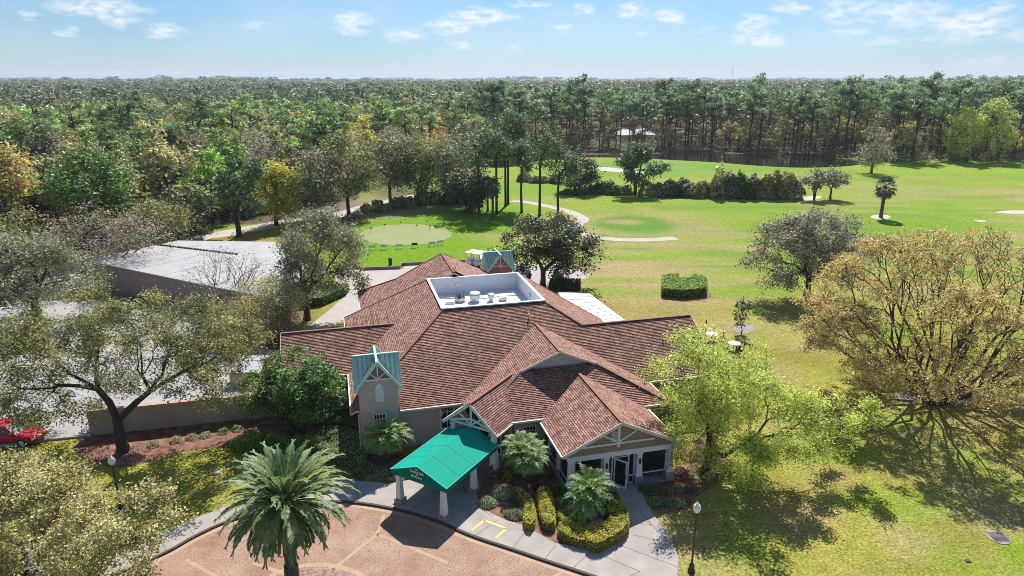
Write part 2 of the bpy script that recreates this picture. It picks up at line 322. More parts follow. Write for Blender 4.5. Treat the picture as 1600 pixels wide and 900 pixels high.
def groundmat():
    m, nt, b = newmat('ground'); N = nt.nodes.new; L = nt.links.new
    at = N('ShaderNodeAttribute'); at.attribute_name = 'tint'; tc = N('ShaderNodeTexCoord')
    def noise(s, d, lo, hi, a, c, r=.6):
        n = N('ShaderNodeTexNoise'); n.inputs['Scale'].default_value = s; n.inputs['Detail'].default_value = d; n.inputs['Roughness'].default_value = r; L(tc.outputs['Object'], n.inputs['Vector'])
        mr = N('ShaderNodeMapRange'); mr.inputs[1].default_value = lo; mr.inputs[2].default_value = hi; mr.inputs[3].default_value = a; mr.inputs[4].default_value = c; L(n.outputs[0], mr.inputs[0]); return mr.outputs[0]
    # worn, straw-coloured patches
    dry = N('ShaderNodeMix'); dry.data_type = 'RGBA'; dry.blend_type = 'MULTIPLY'; L(noise(.22, 9, .48, .72, 0, .85, .72), dry.inputs[0]); L(at.outputs['Color'], dry.inputs[6]); dry.inputs[7].default_value = (1.22, .94, 1.5, 1)
    lush = N('ShaderNodeMix'); lush.data_type = 'RGBA'; lush.blend_type = 'MULTIPLY'; L(noise(.11, 6, .5, .68, 0, .8), lush.inputs[0]); L(dry.outputs[2], lush.inputs[6]); lush.inputs[7].default_value = (.66, .92, .6, 1)
    a = noise(6.5, 3, .36, .64, .62, 1.38, .6); c = noise(1.3, 6, .34, .66, .78, 1.22, .75)
    mm = N('ShaderNodeMath'); mm.operation = 'MULTIPLY'; L(a, mm.inputs[0]); L(c, mm.inputs[1])
    hs = N('ShaderNodeHueSaturation'); L(mm.outputs[0], hs.inputs['Value']); L(lush.outputs[2], hs.inputs['Color']); L(hs.outputs[0], b.inputs['Base Color'])
    b.inputs['Roughness'].default_value = .95; b.inputs['Specular IOR Level'].default_value = .1
    bp = N('ShaderNodeBump'); bp.inputs['Strength'].default_value = .5; bp.inputs['Distance'].default_value = .06; L(a, bp.inputs['Height']); L(bp.outputs[0], b.inputs['Normal'])
    return m
M['ground'] = groundmat()
# ------------------------------------------------------------------ ground, one sheet to the horizon
def build_ground():
    xs = np.concatenate([[-9000,-5000,-2500,-1400,-900,-600,-420], np.arange(-320,-80,8), np.arange(-80,110,1.25), np.arange(110,330,6), [420,600,900,1400,2500,5000,9000]])
    ys = np.concatenate([[-60,-20,0,8], np.arange(14,150,1.25), np.arange(150,300,3.0), np.arange(300,480,20), [520,700,1000,1600,2600,4500,8000,14000]])
    X, Y = np.meshgrid(xs, ys); nx, ny = len(xs), len(ys)
    f = Y*math.cos(PITCH)+CH*math.sin(PITCH); up = Y*math.sin(PITCH)-CH*math.cos(PITCH)
    f = np.maximum(f, 1); PX_ = 800+FP*X/f; PY_ = 450-FP*up/f     # only used to look up which part of the course a point belongs to
    col = np.zeros((ny, nx, 3))
    def a3(c, k=.60): return np.array(alb(*c, k))
    lawn, fair, lush, straw, floor_ = a3((186,181,82)), a3((166,188,72)), a3((136,180,34)), a3((204,182,128)), a3((140,122,98), .5)
    def lay(mask, c): col[:] = col*(1-mask[..., None])+c*mask[..., None]
    S = lambda x, a, b: np.clip((x-a)/(b-a), 0, 1)**2*(3-2*np.clip((x-a)/(b-a), 0, 1))
    def blob(px, py, rx, ry, c, k=1., soft=.5):
        cx, cy_, _ = G(px, py); wx = rx/PPM(cy_); wy = abs(G(px, py-ry)[1]-G(px, py+ry)[1])/2
        d = np.sqrt(((X-cx)/wx)**2+((Y-cy_)/wy)**2); lay(k*(1-S(d, 1-soft, 1+soft)), c)
    col[:] = lawn
    lay(1-S(PY_, 380, 480), fair)
    # fairway stripes and worn ground
    for b in [(1250,350,300,30,lush,.35),(1080,352,250,7,lush,.7),(1480,345,160,12,lush,.45),(1290,318,260,6,lush,.5),(1500,268,220,7,lush,.5),(1500,302,200,8,straw,.45),(1330,290,120,5,straw,.35),
              (1560,330,40,5,straw,.8),(1560,395,60,12,lush,.6),(1000,352,120,24,straw,.45),(990,350,46,11,a3((120,170,56)),.8),(985,348,26,4,straw,.7),
              (960,430,110,30,straw,.55),(1010,455,120,35,straw,.75),(1130,470,90,25,straw,.5),(1090,440,120,10,straw,.5),(1170,400,120,16,lush,.3),(930,300,90,8,lush,.35),
              (1180,512,120,10,straw,.45),(1220,600,100,30,lush,.15),(1300,740,150,40,lush,.18),(1500,850,160,30,lush,.18),(1010,540,70,40,straw,.4),(1450,640,200,20,straw,.55),(1240,680,60,30,straw,.35),
              (1260,262,240,6,lush,.5),(1000,262,120,9,a3((120,185,75)),.95),(850,290,80,9,lush,.5),(850,310,60,6,fair,.8),(850,330,60,9,fair,.7),
              (690,365,150,46,lush,.98,.25),(760,340,70,22,lush,.9,.3),(660,395,170,22,lush,.95,.2),(780,300,60,20,a3((150,190,60)),.8),
              (330,740,110,50,a3((170,178,70)),.5),(520,460,90,25,a3((160,172,70)),.6),
              (420,372,120,14,a3((178,165,84)),.9),(330,368,70,8,a3((178,165,84)),.9)]:
        blob(*b)
    rb = np.random.default_rng(21)
    for _ in range(230):   # mown, watered and worn streaks of the fairways
        px = rb.uniform(820, 1700); py = rb.uniform(256, 470); s = (py-200)/150
        blob(px, py, rb.uniform(20, 110)*s, rb.uniform(1.5, 5)*s, [lush, straw, fair, straw, a3((132,168,60))][rb.integers(0, 5)], rb.uniform(.35, .8), .6)
    blob(1000, 352, 125, 22, straw, .5); blob(992, 350, 62, 13, a3((112,168,52)), .95, .3); blob(975, 347, 30, 4, straw, .75)
    for _ in range(170):
        px = rb.uniform(960, 1700); py = rb.uniform(470, 900); s = py/600
        blob(px, py, rb.uniform(15, 70)*s, rb.uniform(5, 22)*s, [lush, straw, a3((158,152,66)), straw, a3((190,172,96))][rb.integers(0, 5)], rb.uniform(.3, .75), .7)
    # leaf litter under the wood on the left and beyond the pond
    wood = ((PX_ < 560) & (PY_ < 352-.02*(PX_-300)) | (PX_ < 300) & (PY_ < 380) | (PX_ < 745) & (PY_ < 268) | (PY_ < 247)) & (Y > 20)
    lay(wood.astype(float), floor_)
    blob(600,322,80,16,a3((168,150,128)),.9); blob(640,300,70,8,a3((120,100,84)),.8)
    blob(700,262,30,8,fair,.8); blob(1480,262,200,9,a3((165,195,60)),.9,.3)
    blob(140,470,260,50,a3((150,140,118)),.8); blob(420,520,60,40,a3((120,105,84)),.9)
    V = np.stack([X.ravel(), Y.ravel(), np.zeros(X.size)], 1); i = np.arange((ny-1)*(nx-1)); r, c = i//(nx-1), i % (nx-1); a = r*nx+c
    o = nmesh('ground', V, np.stack([a, a+1, a+nx+1, a+nx], 1), M['ground'])
    at = o.data.attributes.new('tint', 'FLOAT_COLOR', 'POINT'); at.data.foreach_set('color', np.concatenate([col.reshape(-1, 3), np.ones((X.size, 1))], 1).astype(np.float32).ravel())
    tag(o, kind='structure')
build_ground()
def sheet(name, poly, z, m, kind='structure', base=None, mside=None):
    b = MB(); b.ext(poly, base if base is not None else z-.003, z, 0, 1 if mside else None)
    o = b.build(name, [m, mside] if mside else m); tag(o, kind=kind); return o
# the drive, walk and kerb in front of the clubhouse (photo pixel -> place on the ground)
kerb_px = [(150,905),(200,890),(262,862),(305,838),(356,815),(420,798),(470,788),(520,784),(560,786),(600,792),(640,801),(690,817),(740,838),(800,858),(850,875),(905,893),(960,912),(1040,945)]
kw = spline([G(*p)[:2] for p in kerb_px], 5)
drive = kw+[G(1040,1150)[:2], G(0,1150)[:2], G(60,960)[:2]]
sheet('drive', drive, .012, M['stamped'])
walk_up = [G(*p)[:2] for p in [(1058,905),(1060,872),(1050,850),(1036,825),(1022,808),(1010,790),(1001,762),(955,762),(958,775),(975,792),(983,815),(980,838),(960,852),(925,860),(895,856),(868,851),(845,838),(815,822),(790,815),(765,803),(748,793),(745,770),(762,745),(790,722),(782,700),(735,690),(700,705),(670,728),(640,752),(610,757),(540,752),(480,750),(420,766),(356,793),(305,812),(255,833),(200,865),(150,885)]]
kw2 = [p for p in kw if True]
sheet('sidewalk', kw2+walk_up, .11, M['concrete'], base=.0)
def offset(pl, d):
    out = []
    for i, p in enumerate(pl):
        a = np.array(pl[max(i-1, 0)]); b = np.array(pl[min(i+1, len(pl)-1)]); t = (b-a)/max(np.linalg.norm(b-a), 1e-6); out.append((p[0]+t[1]*d, p[1]-t[0]*d))
    return out
def strip(name, pl, d0, d1, z0, z1, m, kind='structure'):
    A = offset(pl, d0); B_ = offset(pl, d1); b = MB(); n = len(pl)
    for i in range(n-1):
        b.hexa([(*A[i], z0), (*A[i+1], z0), (*B_[i+1], z0), (*B_[i], z0), (*A[i], z1), (*A[i+1], z1), (*B_[i+1], z1), (*B_[i], z1)])
    o = b.build(name, m); tag(o, kind=kind); return o
strip('kerb', kw, .002, .16, .0, .125, M['kerb'])
strip('border_band', kw, .17, .50, .004, .018, M['band'])
def line(b, p, q, w, z, h=.004):
    a = np.array(p[:2]); c = np.array(q[:2]); t = (c-a)/np.linalg.norm(c-a); n = np.array([-t[1], t[0]])*w/2
    b.hexa([(*(a-n), z-h), (*(c-n), z-h), (*(c+n), z-h), (*(a+n), z-h), (*(a-n), z), (*(c-n), z), (*(c+n), z), (*(a+n), z)])
b = MB()
for p, q in [((800,858),(824,826)),((850,875),(868,852)),((893,889),(925,861)),((925,861),(1000,893)),((740,838),(778,812)),((925,861),(980,830)),((958,848),(1060,886)),((1000,800),(1060,862)),((960,912),(1000,893)),
             ((560,786),(556,752)),((506,785),(500,750)),((440,794),(428,764)),((356,815),(342,797)),((305,838),(290,818)),((262,862),(245,838)),((640,801),(662,778)),((690,817),(745,785)),((1004,786),(966,786)),((770,806),(745,793)),((990,836),(1055,850))]:
    line(b, G(*p, .11), G(*q, .11), .045, .114)
o = b.build('pavement_joints', M['joint']); tag(o, kind='structure')
b = MB()
for p, q in [((737,829),(757,813)),((757,813),(791,826)),((791,826),(775,841))]: line(b, G(*p, .11), G(*q, .11), .16, .118)
o = b.build('yellow_markings', M['yellow_line']); tag(o, kind='structure')
b = MB()
for p, q in [((520,890),(590,835)),((590,835),(600,805)),((545,905),(505,880)),((290,875),(345,905)),((860,905),(880,893)),((470,905),(395,880)),((590,835),(700,880))]: line(b, G(*p, .0), G(*q, .0), .22, .0165)
arc = [G(495+95*math.cos(t), 935-52*math.sin(t))[:2] for t in np.linspace(.05, PI-.05, 24)]
for p, q in zip(arc, arc[1:]): line(b, p, q, .34, .0185)
o = b.build('radial_bands', M['band']); tag(o, kind='structure')
isl = [G(495+78*math.cos(t), 933-41*math.sin(t))[:2] for t in np.linspace(0, 2*PI, 40)[:-1]]
sheet('planting_island', isl, .13, mat('island_mulch', (.20,.11,.10), .95, 0, 5, bump=.8, col2=(.46,.30,.27), detail=8), base=0, mside=M['band'])
# planting beds
sheet('mulch_bed', gp([(120,700),(150,672),(260,668),(380,655),(470,650),(540,660),(556,690),(600,712),(650,705),(640,752),(600,757),(540,754),(535,735),(500,722),(440,705),(400,702),(330,700),(260,712),(200,730),(140,722)], 4), .012, M['mulch'])
sheet('mulch_bed', gp([(744,782),(748,745),(800,728),(870,715),(955,735),(962,762),(975,790),(985,815),(982,838),(958,853),(925,862),(893,858),(866,853),(842,840),(815,824),(788,815),(765,803)], 4), .10, M['mulch'], base=0)
sheet('mulch_bed', gp([(1008,764),(1000,745),(1050,735),(1090,700),(1085,650),(1120,650),(1130,700),(1130,745),(1090,775),(1072,796),(1030,802),(1016,790)], 4), .012, M['mulch'])
sheet('mulch_ring', gp([(1470+75*math.cos(t), 618+12*math.sin(t)) for t in np.linspace(0, 2*PI, 9)[:-1]], 4), .02, mat('litter', (.36,.31,.30), .95, .25, 2))
sheet('mulch_ring', gp([(1163+17*math.cos(t), 514+7*math.sin(t)) for t in np.linspace(0, 2*PI, 9)[:-1]], 4), .02, mat('litter_grey', (.30,.27,.25), .95, .2, 2))
sheet('mulch_ring', gp([(1376+16*math.cos(t), 339+3.5*math.sin(t)) for t in np.linspace(0, 2*PI, 9)[:-1]], 4), .02, M['sand'])
sheet('mulch_ring', gp([(1072+40*math.cos(t), 462+9*math.sin(t)) for t in np.linspace(0, 2*PI, 9)[:-1]], 4), .02, M['mulch'])
# car park and service yard on the left, terraces behind
sheet('car_park', gp([(-260,720),(-40,705),(30,690),(100,684),(145,680),(260,668),(385,655),(440,645),(440,560),(400,530),(330,500),(230,480),(120,470),(20,470),(-260,470)], 1, smooth=False), .012, M['asphalt'])
strip('kerb', [G(*p)[:2] for p in [(-120,715),(0,697),(60,689),(145,681)]], -.1, .15, 0, .15, M['concrete'])
sheet('service_road', gp([(-60,420),(150,410),(290,372),(375,356),(430,346),(520,333),(560,322),(640,305),(640,312),(565,332),(520,343),(430,356),(375,366),(300,380),(200,420),(150,450),(-60,460)], 3), .016, M['path'])
sheet('terrace', gp([(548,415),(558,416),(562,421),(630,420),(632,415),(700,411),(830,412),(905,420),(923,426),(918,434),(900,440),(850,446),(800,470),(560,500),(540,500),(500,520),(470,520),(520,480),(540,462),(520,430)], 1, smooth=False), .016, M['terrace'])
tag(strip('low_wall', [G(*p)[:2] for p in [(552,416),(566,422),(625,420),(628,415),(705,411),(760,409)]], -.1, .12, 0, .4, M['gable_dark'], kind=None), 'low dark kerb wall between the rear terrace and the putting green lawn', 'wall')
strip('cart_path', spline([G(*p)[:2] for p in [(800,314),(822,316),(850,321),(880,328),(900,335),(911,343),(900,352),(900,361),(918,368),(950,373),(990,375),(1030,374),(1056,372)]], 8), -1.15, 1.15, .004, .02, M['path'])
sheet('putting_green', gp([(634+73*math.cos(t)-5*math.sin(t), 367+16.5*math.sin(t)) for t in np.linspace(0, 2*PI, 17)[:-1]], 3), .03, M['greenturf'])
# pond and bunkers
sheet('pond', gp([(735,258),(800,247),(850,243),(900,242),(1000,241),(1120,240),(1230,242),(1330,250),(1338,258),(1270,262),(1200,260),(1120,254),(1050,250),(960,246),(900,246),(840,252),(790,262)], 4), .03, M['pond'])
for pts in ([(925,262),(945,261),(985,266),(1008,270),(990,271),(950,268),(930,266)], [(1255,309),(1270,306),(1285,308),(1270,313),(1255,313)], [(1555,332),(1580,329),(1610,330),(1610,334),(1575,334)], [(1521,345),(1532,344),(1542,346),(1532,347)]):
    sheet('sand_bunker', gp(pts, 4), .035, M['sand'])
# ------------------------------------------------------------------ trees
class Segs:
    def __init__(s): s.a = []; s.b = []; s.r = []; s.q = []
    def add(s, a, b, ra, rb): s.a.append(a); s.b.append(b); s.r.append(ra); s.q.append(rb)
def rnd_unit(rng, n):
    v = rng.normal(size=(n, 3)); return v/np.linalg.norm(v, axis=1, keepdims=True)
def segs_mesh(name, S, m, parent=None, rmin3=.05):
    A = np.array(S.a); B = np.array(S.b); ra = np.array(S.r); rb = np.array(S.q)
    D = B-A; ln = np.linalg.norm(D, axis=1, keepdims=True); D = D/np.maximum(ln, 1e-6)
    up = np.where(np.abs(D[:, 2:3]) > .95, [[1., 0, 0]], [[0, 0, 1.]]); X = np.cross(D, up); X /= np.linalg.norm(X, axis=1, keepdims=True); Y = np.cross(X, D)
    Vs = []; Fs = []; off = 0
    for sel, k in ((ra >= rmin3, 6), (ra < rmin3, 3)):
        if not sel.any(): continue
        a, b, x, y, r0, r1 = A[sel], B[sel]+D[sel]*rb[sel][:, None]*.5, X[sel], Y[sel], ra[sel][:, None, None], rb[sel][:, None, None]; n = len(a)
        t = np.arange(k)*2*PI/k; cs = np.cos(t)[None, :, None]; sn = np.sin(t)[None, :, None]
        o = x[:, None]*cs+y[:, None]*sn; v = np.concatenate([a[:, None]+o*r0, b[:, None]+o*r1], 1)
        i = np.arange(k); f = np.stack([i, (i+1) % k, k+(i+1) % k, k+i], 1)[None]+(np.arange(n)*2*k)[:, None, None]+off
        Vs.append(v.reshape(-1, 3)); Fs.append(f.reshape(-1, 4)); off += n*2*k
    return nmesh(name, np.concatenate(Vs), np.concatenate(Fs), m, parent)
def grow(S, rng, p, pts, r, rmin=.012, wob=.1, split=(.32, .5), gam=.5):
    stack = [(np.array(p, float), pts, r)]
    while stack:
        p, pts, r = stack.pop(); n = len(pts)
        if n <= 2:
            for q in pts:
                m = (p+q)/2+rng.normal(size=3)*np.linalg.norm(q-p)*.08; S.add(p, m, r*.8, max(rmin, r*.55)); S.add(m, q, max(rmin, r*.55), rmin*.6)
            continue
        k = 2 if n < 12 else int(rng.integers(2, 4)); c = pts[rng.choice(n, k, replace=False)]
        for _ in range(4):
            d = ((pts[:, None]-c[None])**2).sum(2); g = d.argmin(1)
            for j in range(k):
                if (g == j).any(): c[j] = pts[g == j].mean(0)
        for j in range(k):
            sub = pts[g == j]
            if len(sub) == 0: continue
            m = sub.mean(0); t = rng.uniform(*split); d = m-p; L = np.linalg.norm(d); q = p+d*t+rng.normal(size=3)*L*wob*t
            rc = max(rmin, r*(len(sub)/n)**gam)
            mid = (p+q)/2+rng.normal(size=3)*L*t*.10; S.add(p, mid, min(r, rc*1.15), rc); S.add(mid, q, rc, rc*.92); stack.append((q, sub, rc*.92))
def tips_in(rng, env, n, shell=.5, clump=None, csd=.16, low=1.0):
    out = []
    w = np.array([e[3]*e[4]*e[5] for e in env], float); w /= w.sum()
    for e, ww in zip(env, w):
        m = max(4, int(n*ww)); cc = np.array(e[:3]); rr = np.array(e[3:6])
        if clump:
            kc = max(3, int(clump*ww)); u = rnd_unit(rng, kc)*(rng.uniform(0, 1, (kc, 1))**(1/3*(1-shell)+.02)); pick = rng.integers(0, kc, m); q = u[pick]+rng.normal(size=(m, 3))*csd
        else: q = rnd_unit(rng, m)*(rng.uniform(0, 1, (m, 1))**(1/3*(1-shell)+.02))
        q[:, 2] = np.where(q[:, 2] < 0, q[:, 2]*low, q[:, 2]); out.append(cc+q*rr)
    return np.concatenate(out)
def cards(rng, ctr, per, size, spread, aspect=.55, updir=.0, droop=0, jitter=.35, flat=.62):
    P = np.repeat(ctr, per, 0); n = len(P); P = P+rng.normal(size=(n, 3))*spread*np.array([1, 1, .75])
    d = rnd_unit(rng, n); d[:, 2] = d[:, 2]*flat+updir-droop; d /= np.linalg.norm(d, axis=1, keepdims=True)
    up_ = rnd_unit(rng, n); up_[:, 2] = np.abs(up_[:, 2])+(1-flat)*1.6; e = np.cross(d, up_); e /= np.linalg.norm(e, axis=1, keepdims=True)
    L = size*(1+rng.uniform(-jitter, jitter, (n, 1)))/2; W = L*aspect
    V = np.stack([P-d*L, P+e*W-d*L*.1, P+d*L, P-e*W-d*L*.1], 1).reshape(-1, 3)
    return V, np.arange(n*4).reshape(n, 4)
def tree(name, label, cat, base, env, fork, r0, leaf, bark, seed, ntips=420, per=24, size=.16, spread=.28, shell=.5, clump=None, csd=.16, low=1., stems=1, group=None,
         aspect=.55, droop=0, wob=.1, split=(.32, .5), rmin=.012, gam=.5, twigs=False, lean=(0, 0), thin=1.0):
    """env: ellipsoids (x, y, z, rx, ry, rz) relative to the base; limbs grow from the fork to every leaf cluster"""
    rng = np.random.default_rng(seed); t = thing(name, label, cat, base, 0, group); S = Segs()
    tips = tips_in(rng, env, ntips, shell, clump, csd, low); tips[:, 2] = np.maximum(tips[:, 2], .5)
    if stems == 1:
        f = np.array([lean[0], lean[1], fork]); a = np.zeros(3); m = f*.5+np.array([rng.normal()*.08, rng.normal()*.08, 0])
        S.add(a+[0, 0, -.1], a+[0, 0, .25], r0*1.5, r0*1.1); S.add(a+[0, 0, .22], m, r0*1.12, r0*.95); S.add(m, f, r0*.95, r0*.9); grow(S, rng, f, tips, r0*.9, rmin, wob, split, gam)
    else:
        ang = np.arctan2(tips[:, 1], tips[:, 0]); order = np.argsort(ang); ch = np.array_split(order, stems)
        for c in ch:
            sub = tips[c]; m = sub.mean(0); b = np.array([m[0]*.06, m[1]*.06, -.1]); f = b+np.array([m[0]*.2, m[1]*.2, fork]); rr = r0/math.sqrt(stems)*1.2
            S.add(b, f, rr, rr*.85); grow(S, rng, f, sub, rr*.85, rmin, wob, split, gam)
    segs_mesh('trunk', S, bark, t)
    if per:
        V, F = cards(rng, tips, per, size, spread, aspect, 0, droop)
        nmesh('crown', V, F, leaf, t)
    return t
def env_px(base, boxes, Yoff=0, depth=1.0):
    """crown ellipsoids, relative to the base point, from the photo's outline boxes (x0, x1, y0, y1[, dy])"""
    out = []
    for bx in boxes:
        x0, x1, y0, y1 = bx[:4]; Y = base[1]+Yoff+(bx[4] if len(bx) > 4 else 0)
        c = RAY((x0+x1)/2, (y0+y1)/2, Y); a = RAY(x0, (y0+y1)/2, Y); b = RAY(x1, (y0+y1)/2, Y); u = RAY((x0+x1)/2, y0, Y); d = RAY((x0+x1)/2, y1, Y)
        rx = (b[0]-a[0])/2; rz = (u[2]-d[2])/2; dep = math.atan2(CH-c[2], Y)
        # the outline's height on the picture mixes the crown's height and its depth seen from above
        ry = rx*depth; rz2 = math.sqrt(max((rz*math.cos(dep))**2-(ry*math.sin(dep))**2, (.4*rz)**2))/math.cos(dep)
        out.append((c[0]-base[0], c[1]-base[1], c[2], rx, ry, rz2))
    return out
# leaf colours
LF = dict(
 olive=leafmat('oak_leaves', (.18,.20,.07), (.46,.43,.14), .28, .45),
 yellow=leafmat('yellow_oak_leaves', (.36,.36,.15), (.68,.60,.27), .3, .5),
 lime=leafmat('lime_leaves', (.46,.55,.11), (.78,.84,.22), .42, .5),
 bronze=leafmat('bronze_leaves', (.50,.43,.16), (.78,.60,.23), .28, .35),
 grey=leafmat('grey_oak_leaves', (.22,.24,.13), (.46,.45,.27), .25, .4),
 magnolia=leafmat('glossy_dark_leaves', (.06,.085,.035), (.17,.18,.07), .3, .5, spec=.6),
 deep=leafmat('deep_green_leaves', (.11,.26,.045), (.28,.46,.07), .35, 1.1, spec=.5),
 pine=leafmat('pine_needles', (.12,.19,.09), (.22,.30,.13), .3, .5),
 hedge=leafmat('hedge_leaves', (.09,.19,.045), (.22,.33,.06), .3, 1.3, spec=.4),
 gold=leafmat('golden_hedge_leaves', (.46,.46,.045), (.66,.60,.09), .4, 1.2),
 sage=leafmat('sage_leaves', (.34,.38,.22), (.56,.58,.38), .35, 1.2),
 juniper=leafmat('juniper_leaves', (.25,.36,.11), (.44,.52,.20), .3, 1.2),
 palm=leafmat('palm_leaflets', (.18,.32,.09), (.36,.48,.17), .45, .7, spec=.5),
 datepalm=leafmat('date_palm_leaflets', (.10,.19,.06), (.32,.40,.17), .35, .5, spec=.55),
 dead=leafmat('dead_fronds', (.14,.095,.07), (.24,.16,.12), .2, .8),
 red=leafmat('red_leaves', (.55,.02,.04), (.30,.03,.03), .35, 2),
 copper=leafmat('copper_leaves', (.30,.14,.09), (.45,.24,.16), .3, 2),
 bare=leafmat('budding_twigs', (.36,.31,.24), (.50,.43,.29), .4, .4),
 oakgreen=leafmat('oak_green_leaves', (.20,.24,.08), (.42,.42,.15), .3, .5),
 darkdeep=leafmat('dark_evergreen_leaves', (.06,.15,.03), (.20,.32,.06), .3, .9, spec=.5),
 greybrown=leafmat('grey_brown_leaves', (.24,.22,.165), (.46,.41,.31), .25, .4),
 box=leafmat('box_leaves', (.22,.38,.04), (.40,.52,.08), .35, 1.0),
 sabal=leafmat('sabal_leaves', (.08,.12,.07), (.16,.21,.11), .25, .8, spec=.5))
def frond(V, F, W, rng, o, az, el, L, droop, nl, lw, ll, flat=.25, fwd=.55):
    """one pinnate frond from point o: a rachis curving under its weight, leaflets along both sides; W collects the rachis"""
    h = np.array([math.cos(az), math.sin(az), 0]); side = np.array([-math.sin(az), math.cos(az), 0]); k = 9; p = np.array(o, float); e = el; pts = [p.copy()]; dirs = []
    for i in range(k):
        d = h*math.cos(e)+np.array([0, 0, math.sin(e)]); dirs.append(d); p = p+d*L/k; pts.append(p.copy()); e -= droop*(i+1)/k/k*2
    pts = np.array(pts)
    for i in range(k): W.add(pts[i], pts[i+1], .028*(1-i/k)+.008, .028*(1-(i+1)/k)+.008)
    for j in range(nl):
        t = .10+.9*j/(nl-1); i = min(int(t*k), k-1); f = t*k-i; q = pts[i]*(1-f)+pts[i+1]*f; d = dirs[i]; up = np.cross(side, d)*-1; up = up if up[2] > 0 else -up
        l = ll*(math.sin(min(1, t*1.15)*PI)**.5*.8+.25)*(1+rng.normal()*.06) if t < .97 else ll*.5
        for s in (-1, 1):
            dd = side*s*.80+d*fwd+up*flat; dd = dd/np.linalg.norm(dd); dr = np.array([0, 0, -1.])*l*.22
            w = np.cross(dd, up); w = w/np.linalg.norm(w)*lw/2; b = len(V); V.extend([q-w*.4, q+dd*l*.45-w, q+dd*l+dr, q+dd*l*.45+w]); F.append((b, b+1, b+2, b+3))
def pinnate_palm(name, label, base, heads, leaf, seed, nf=48, L=1.6, nl=22, lw=.05, ll=.42, trunk_r=.09, droop=(1.2, 2.4), els=(-.5, 1.35), dead=0, group=None, cat='palm', fwd=.55):
    rng = np.random.default_rng(seed); t = thing(name, label, cat, base, rng.uniform(0, 6), group); V = []; F = []; W = Segs(); S = Segs(); DV = []; DF = []
    for (x, y, z) in heads:
        n = 7; prev = np.array([x*.15, y*.15, -.1])
        for i in range(n):
            u = (i+1)/n; q = np.array([x*(.15+.85*u**1.3), y*(.15+.85*u**1.3), z*u]); r = trunk_r*(1.15 if i == 0 else 1)*(1.0+.12*math.sin(i*2.1)); S.add(prev, q, r, r*.97); prev = q
        S.add(prev, prev+[0, 0, trunk_r*1.6], trunk_r*1.25, trunk_r*.7)
        for i in range(nf):
            u = (i+.5)/nf; el = els[1]+(els[0]-els[1])*u+rng.normal()*.06; az = i*2.39996+rng.normal()*.12; LL = L*(.72+.33*math.sin(PI*min(1, u*1.1+.12)))*(1+rng.normal()*.05)
            o = prev+np.array([math.cos(az), math.sin(az), 0])*trunk_r*.7+[0, 0, trunk_r*(1.2-1.6*u)]
            if u > 1-dead: frond(DV, DF, W, rng, o, az, el-.2, LL*.9, droop[1], nl, lw*.8, ll*.8, -.1, fwd)
            else: frond(V, F, W, rng, o, az, el, LL, droop[0]+(droop[1]-droop[0])*u, nl, lw, ll, .25, fwd)
    segs_mesh('trunk', S, M['palm_bark'], t, 0); nmesh('crown', V, F, leaf, t); segs_mesh('frond_stems', W, mat_stem, t)
    if DF: tag(nmesh('dead_fronds', DV, DF, LF['dead'], t), 'hanging brown dead fronds')
    return t
mat_stem = mat('frond_stem', (.30,.32,.12), .6, .1, 3)
def sabal(name, label, base, H, cr, seed, group=None):
    """fan palm: round head of fan leaves on a bare trunk"""
    rng = np.random.default_rng(seed); t = thing(name, label, 'palm', base, 0, group); S = Segs(); k = 6; V = []; F = []; W = Segs()
    for i in range(k): S.add(np.array([0, 0, H*i/k-.05]), np.array([0, 0, H*(i+1)/k]), cr*.14*(1.25 if i == 0 else 1), cr*.13)
    for i in range(46):
        u = (i+.5)/46; el = 1.4-2.7*u; az = i*2.4; d = np.array([math.cos(az)*math.cos(el), math.sin(az)*math.cos(el), math.sin(el)]); o = np.array([0, 0, H]); c = o+d*cr*.55; W.add(o, c, .03, .02)
        s = np.array([-math.sin(az), math.cos(az), 0]); n = np.cross(s, d)
        for j in range(13):
            a = (j/12-.5)*2.9; q = (d*math.cos(a)+s*math.sin(a)+n*.12*rng.normal()); q /= np.linalg.norm(q); e = np.cross(q, n); e /= np.linalg.norm(e); l = cr*.52*(.75+.25*math.cos(a)); e = e*l*.10; b = len(V)
            V.extend([c, c+q*l*.5-e, c+q*l+np.array([0, 0, -.25*l]), c+q*l*.5+e]); F.append((b, b+1, b+2, b+3))
    segs_mesh('trunk', S, M['palm_bark'], t, 0); nmesh('crown', V, F, LF['sabal'], t); segs_mesh('frond_stems', W, mat_stem, t); return t
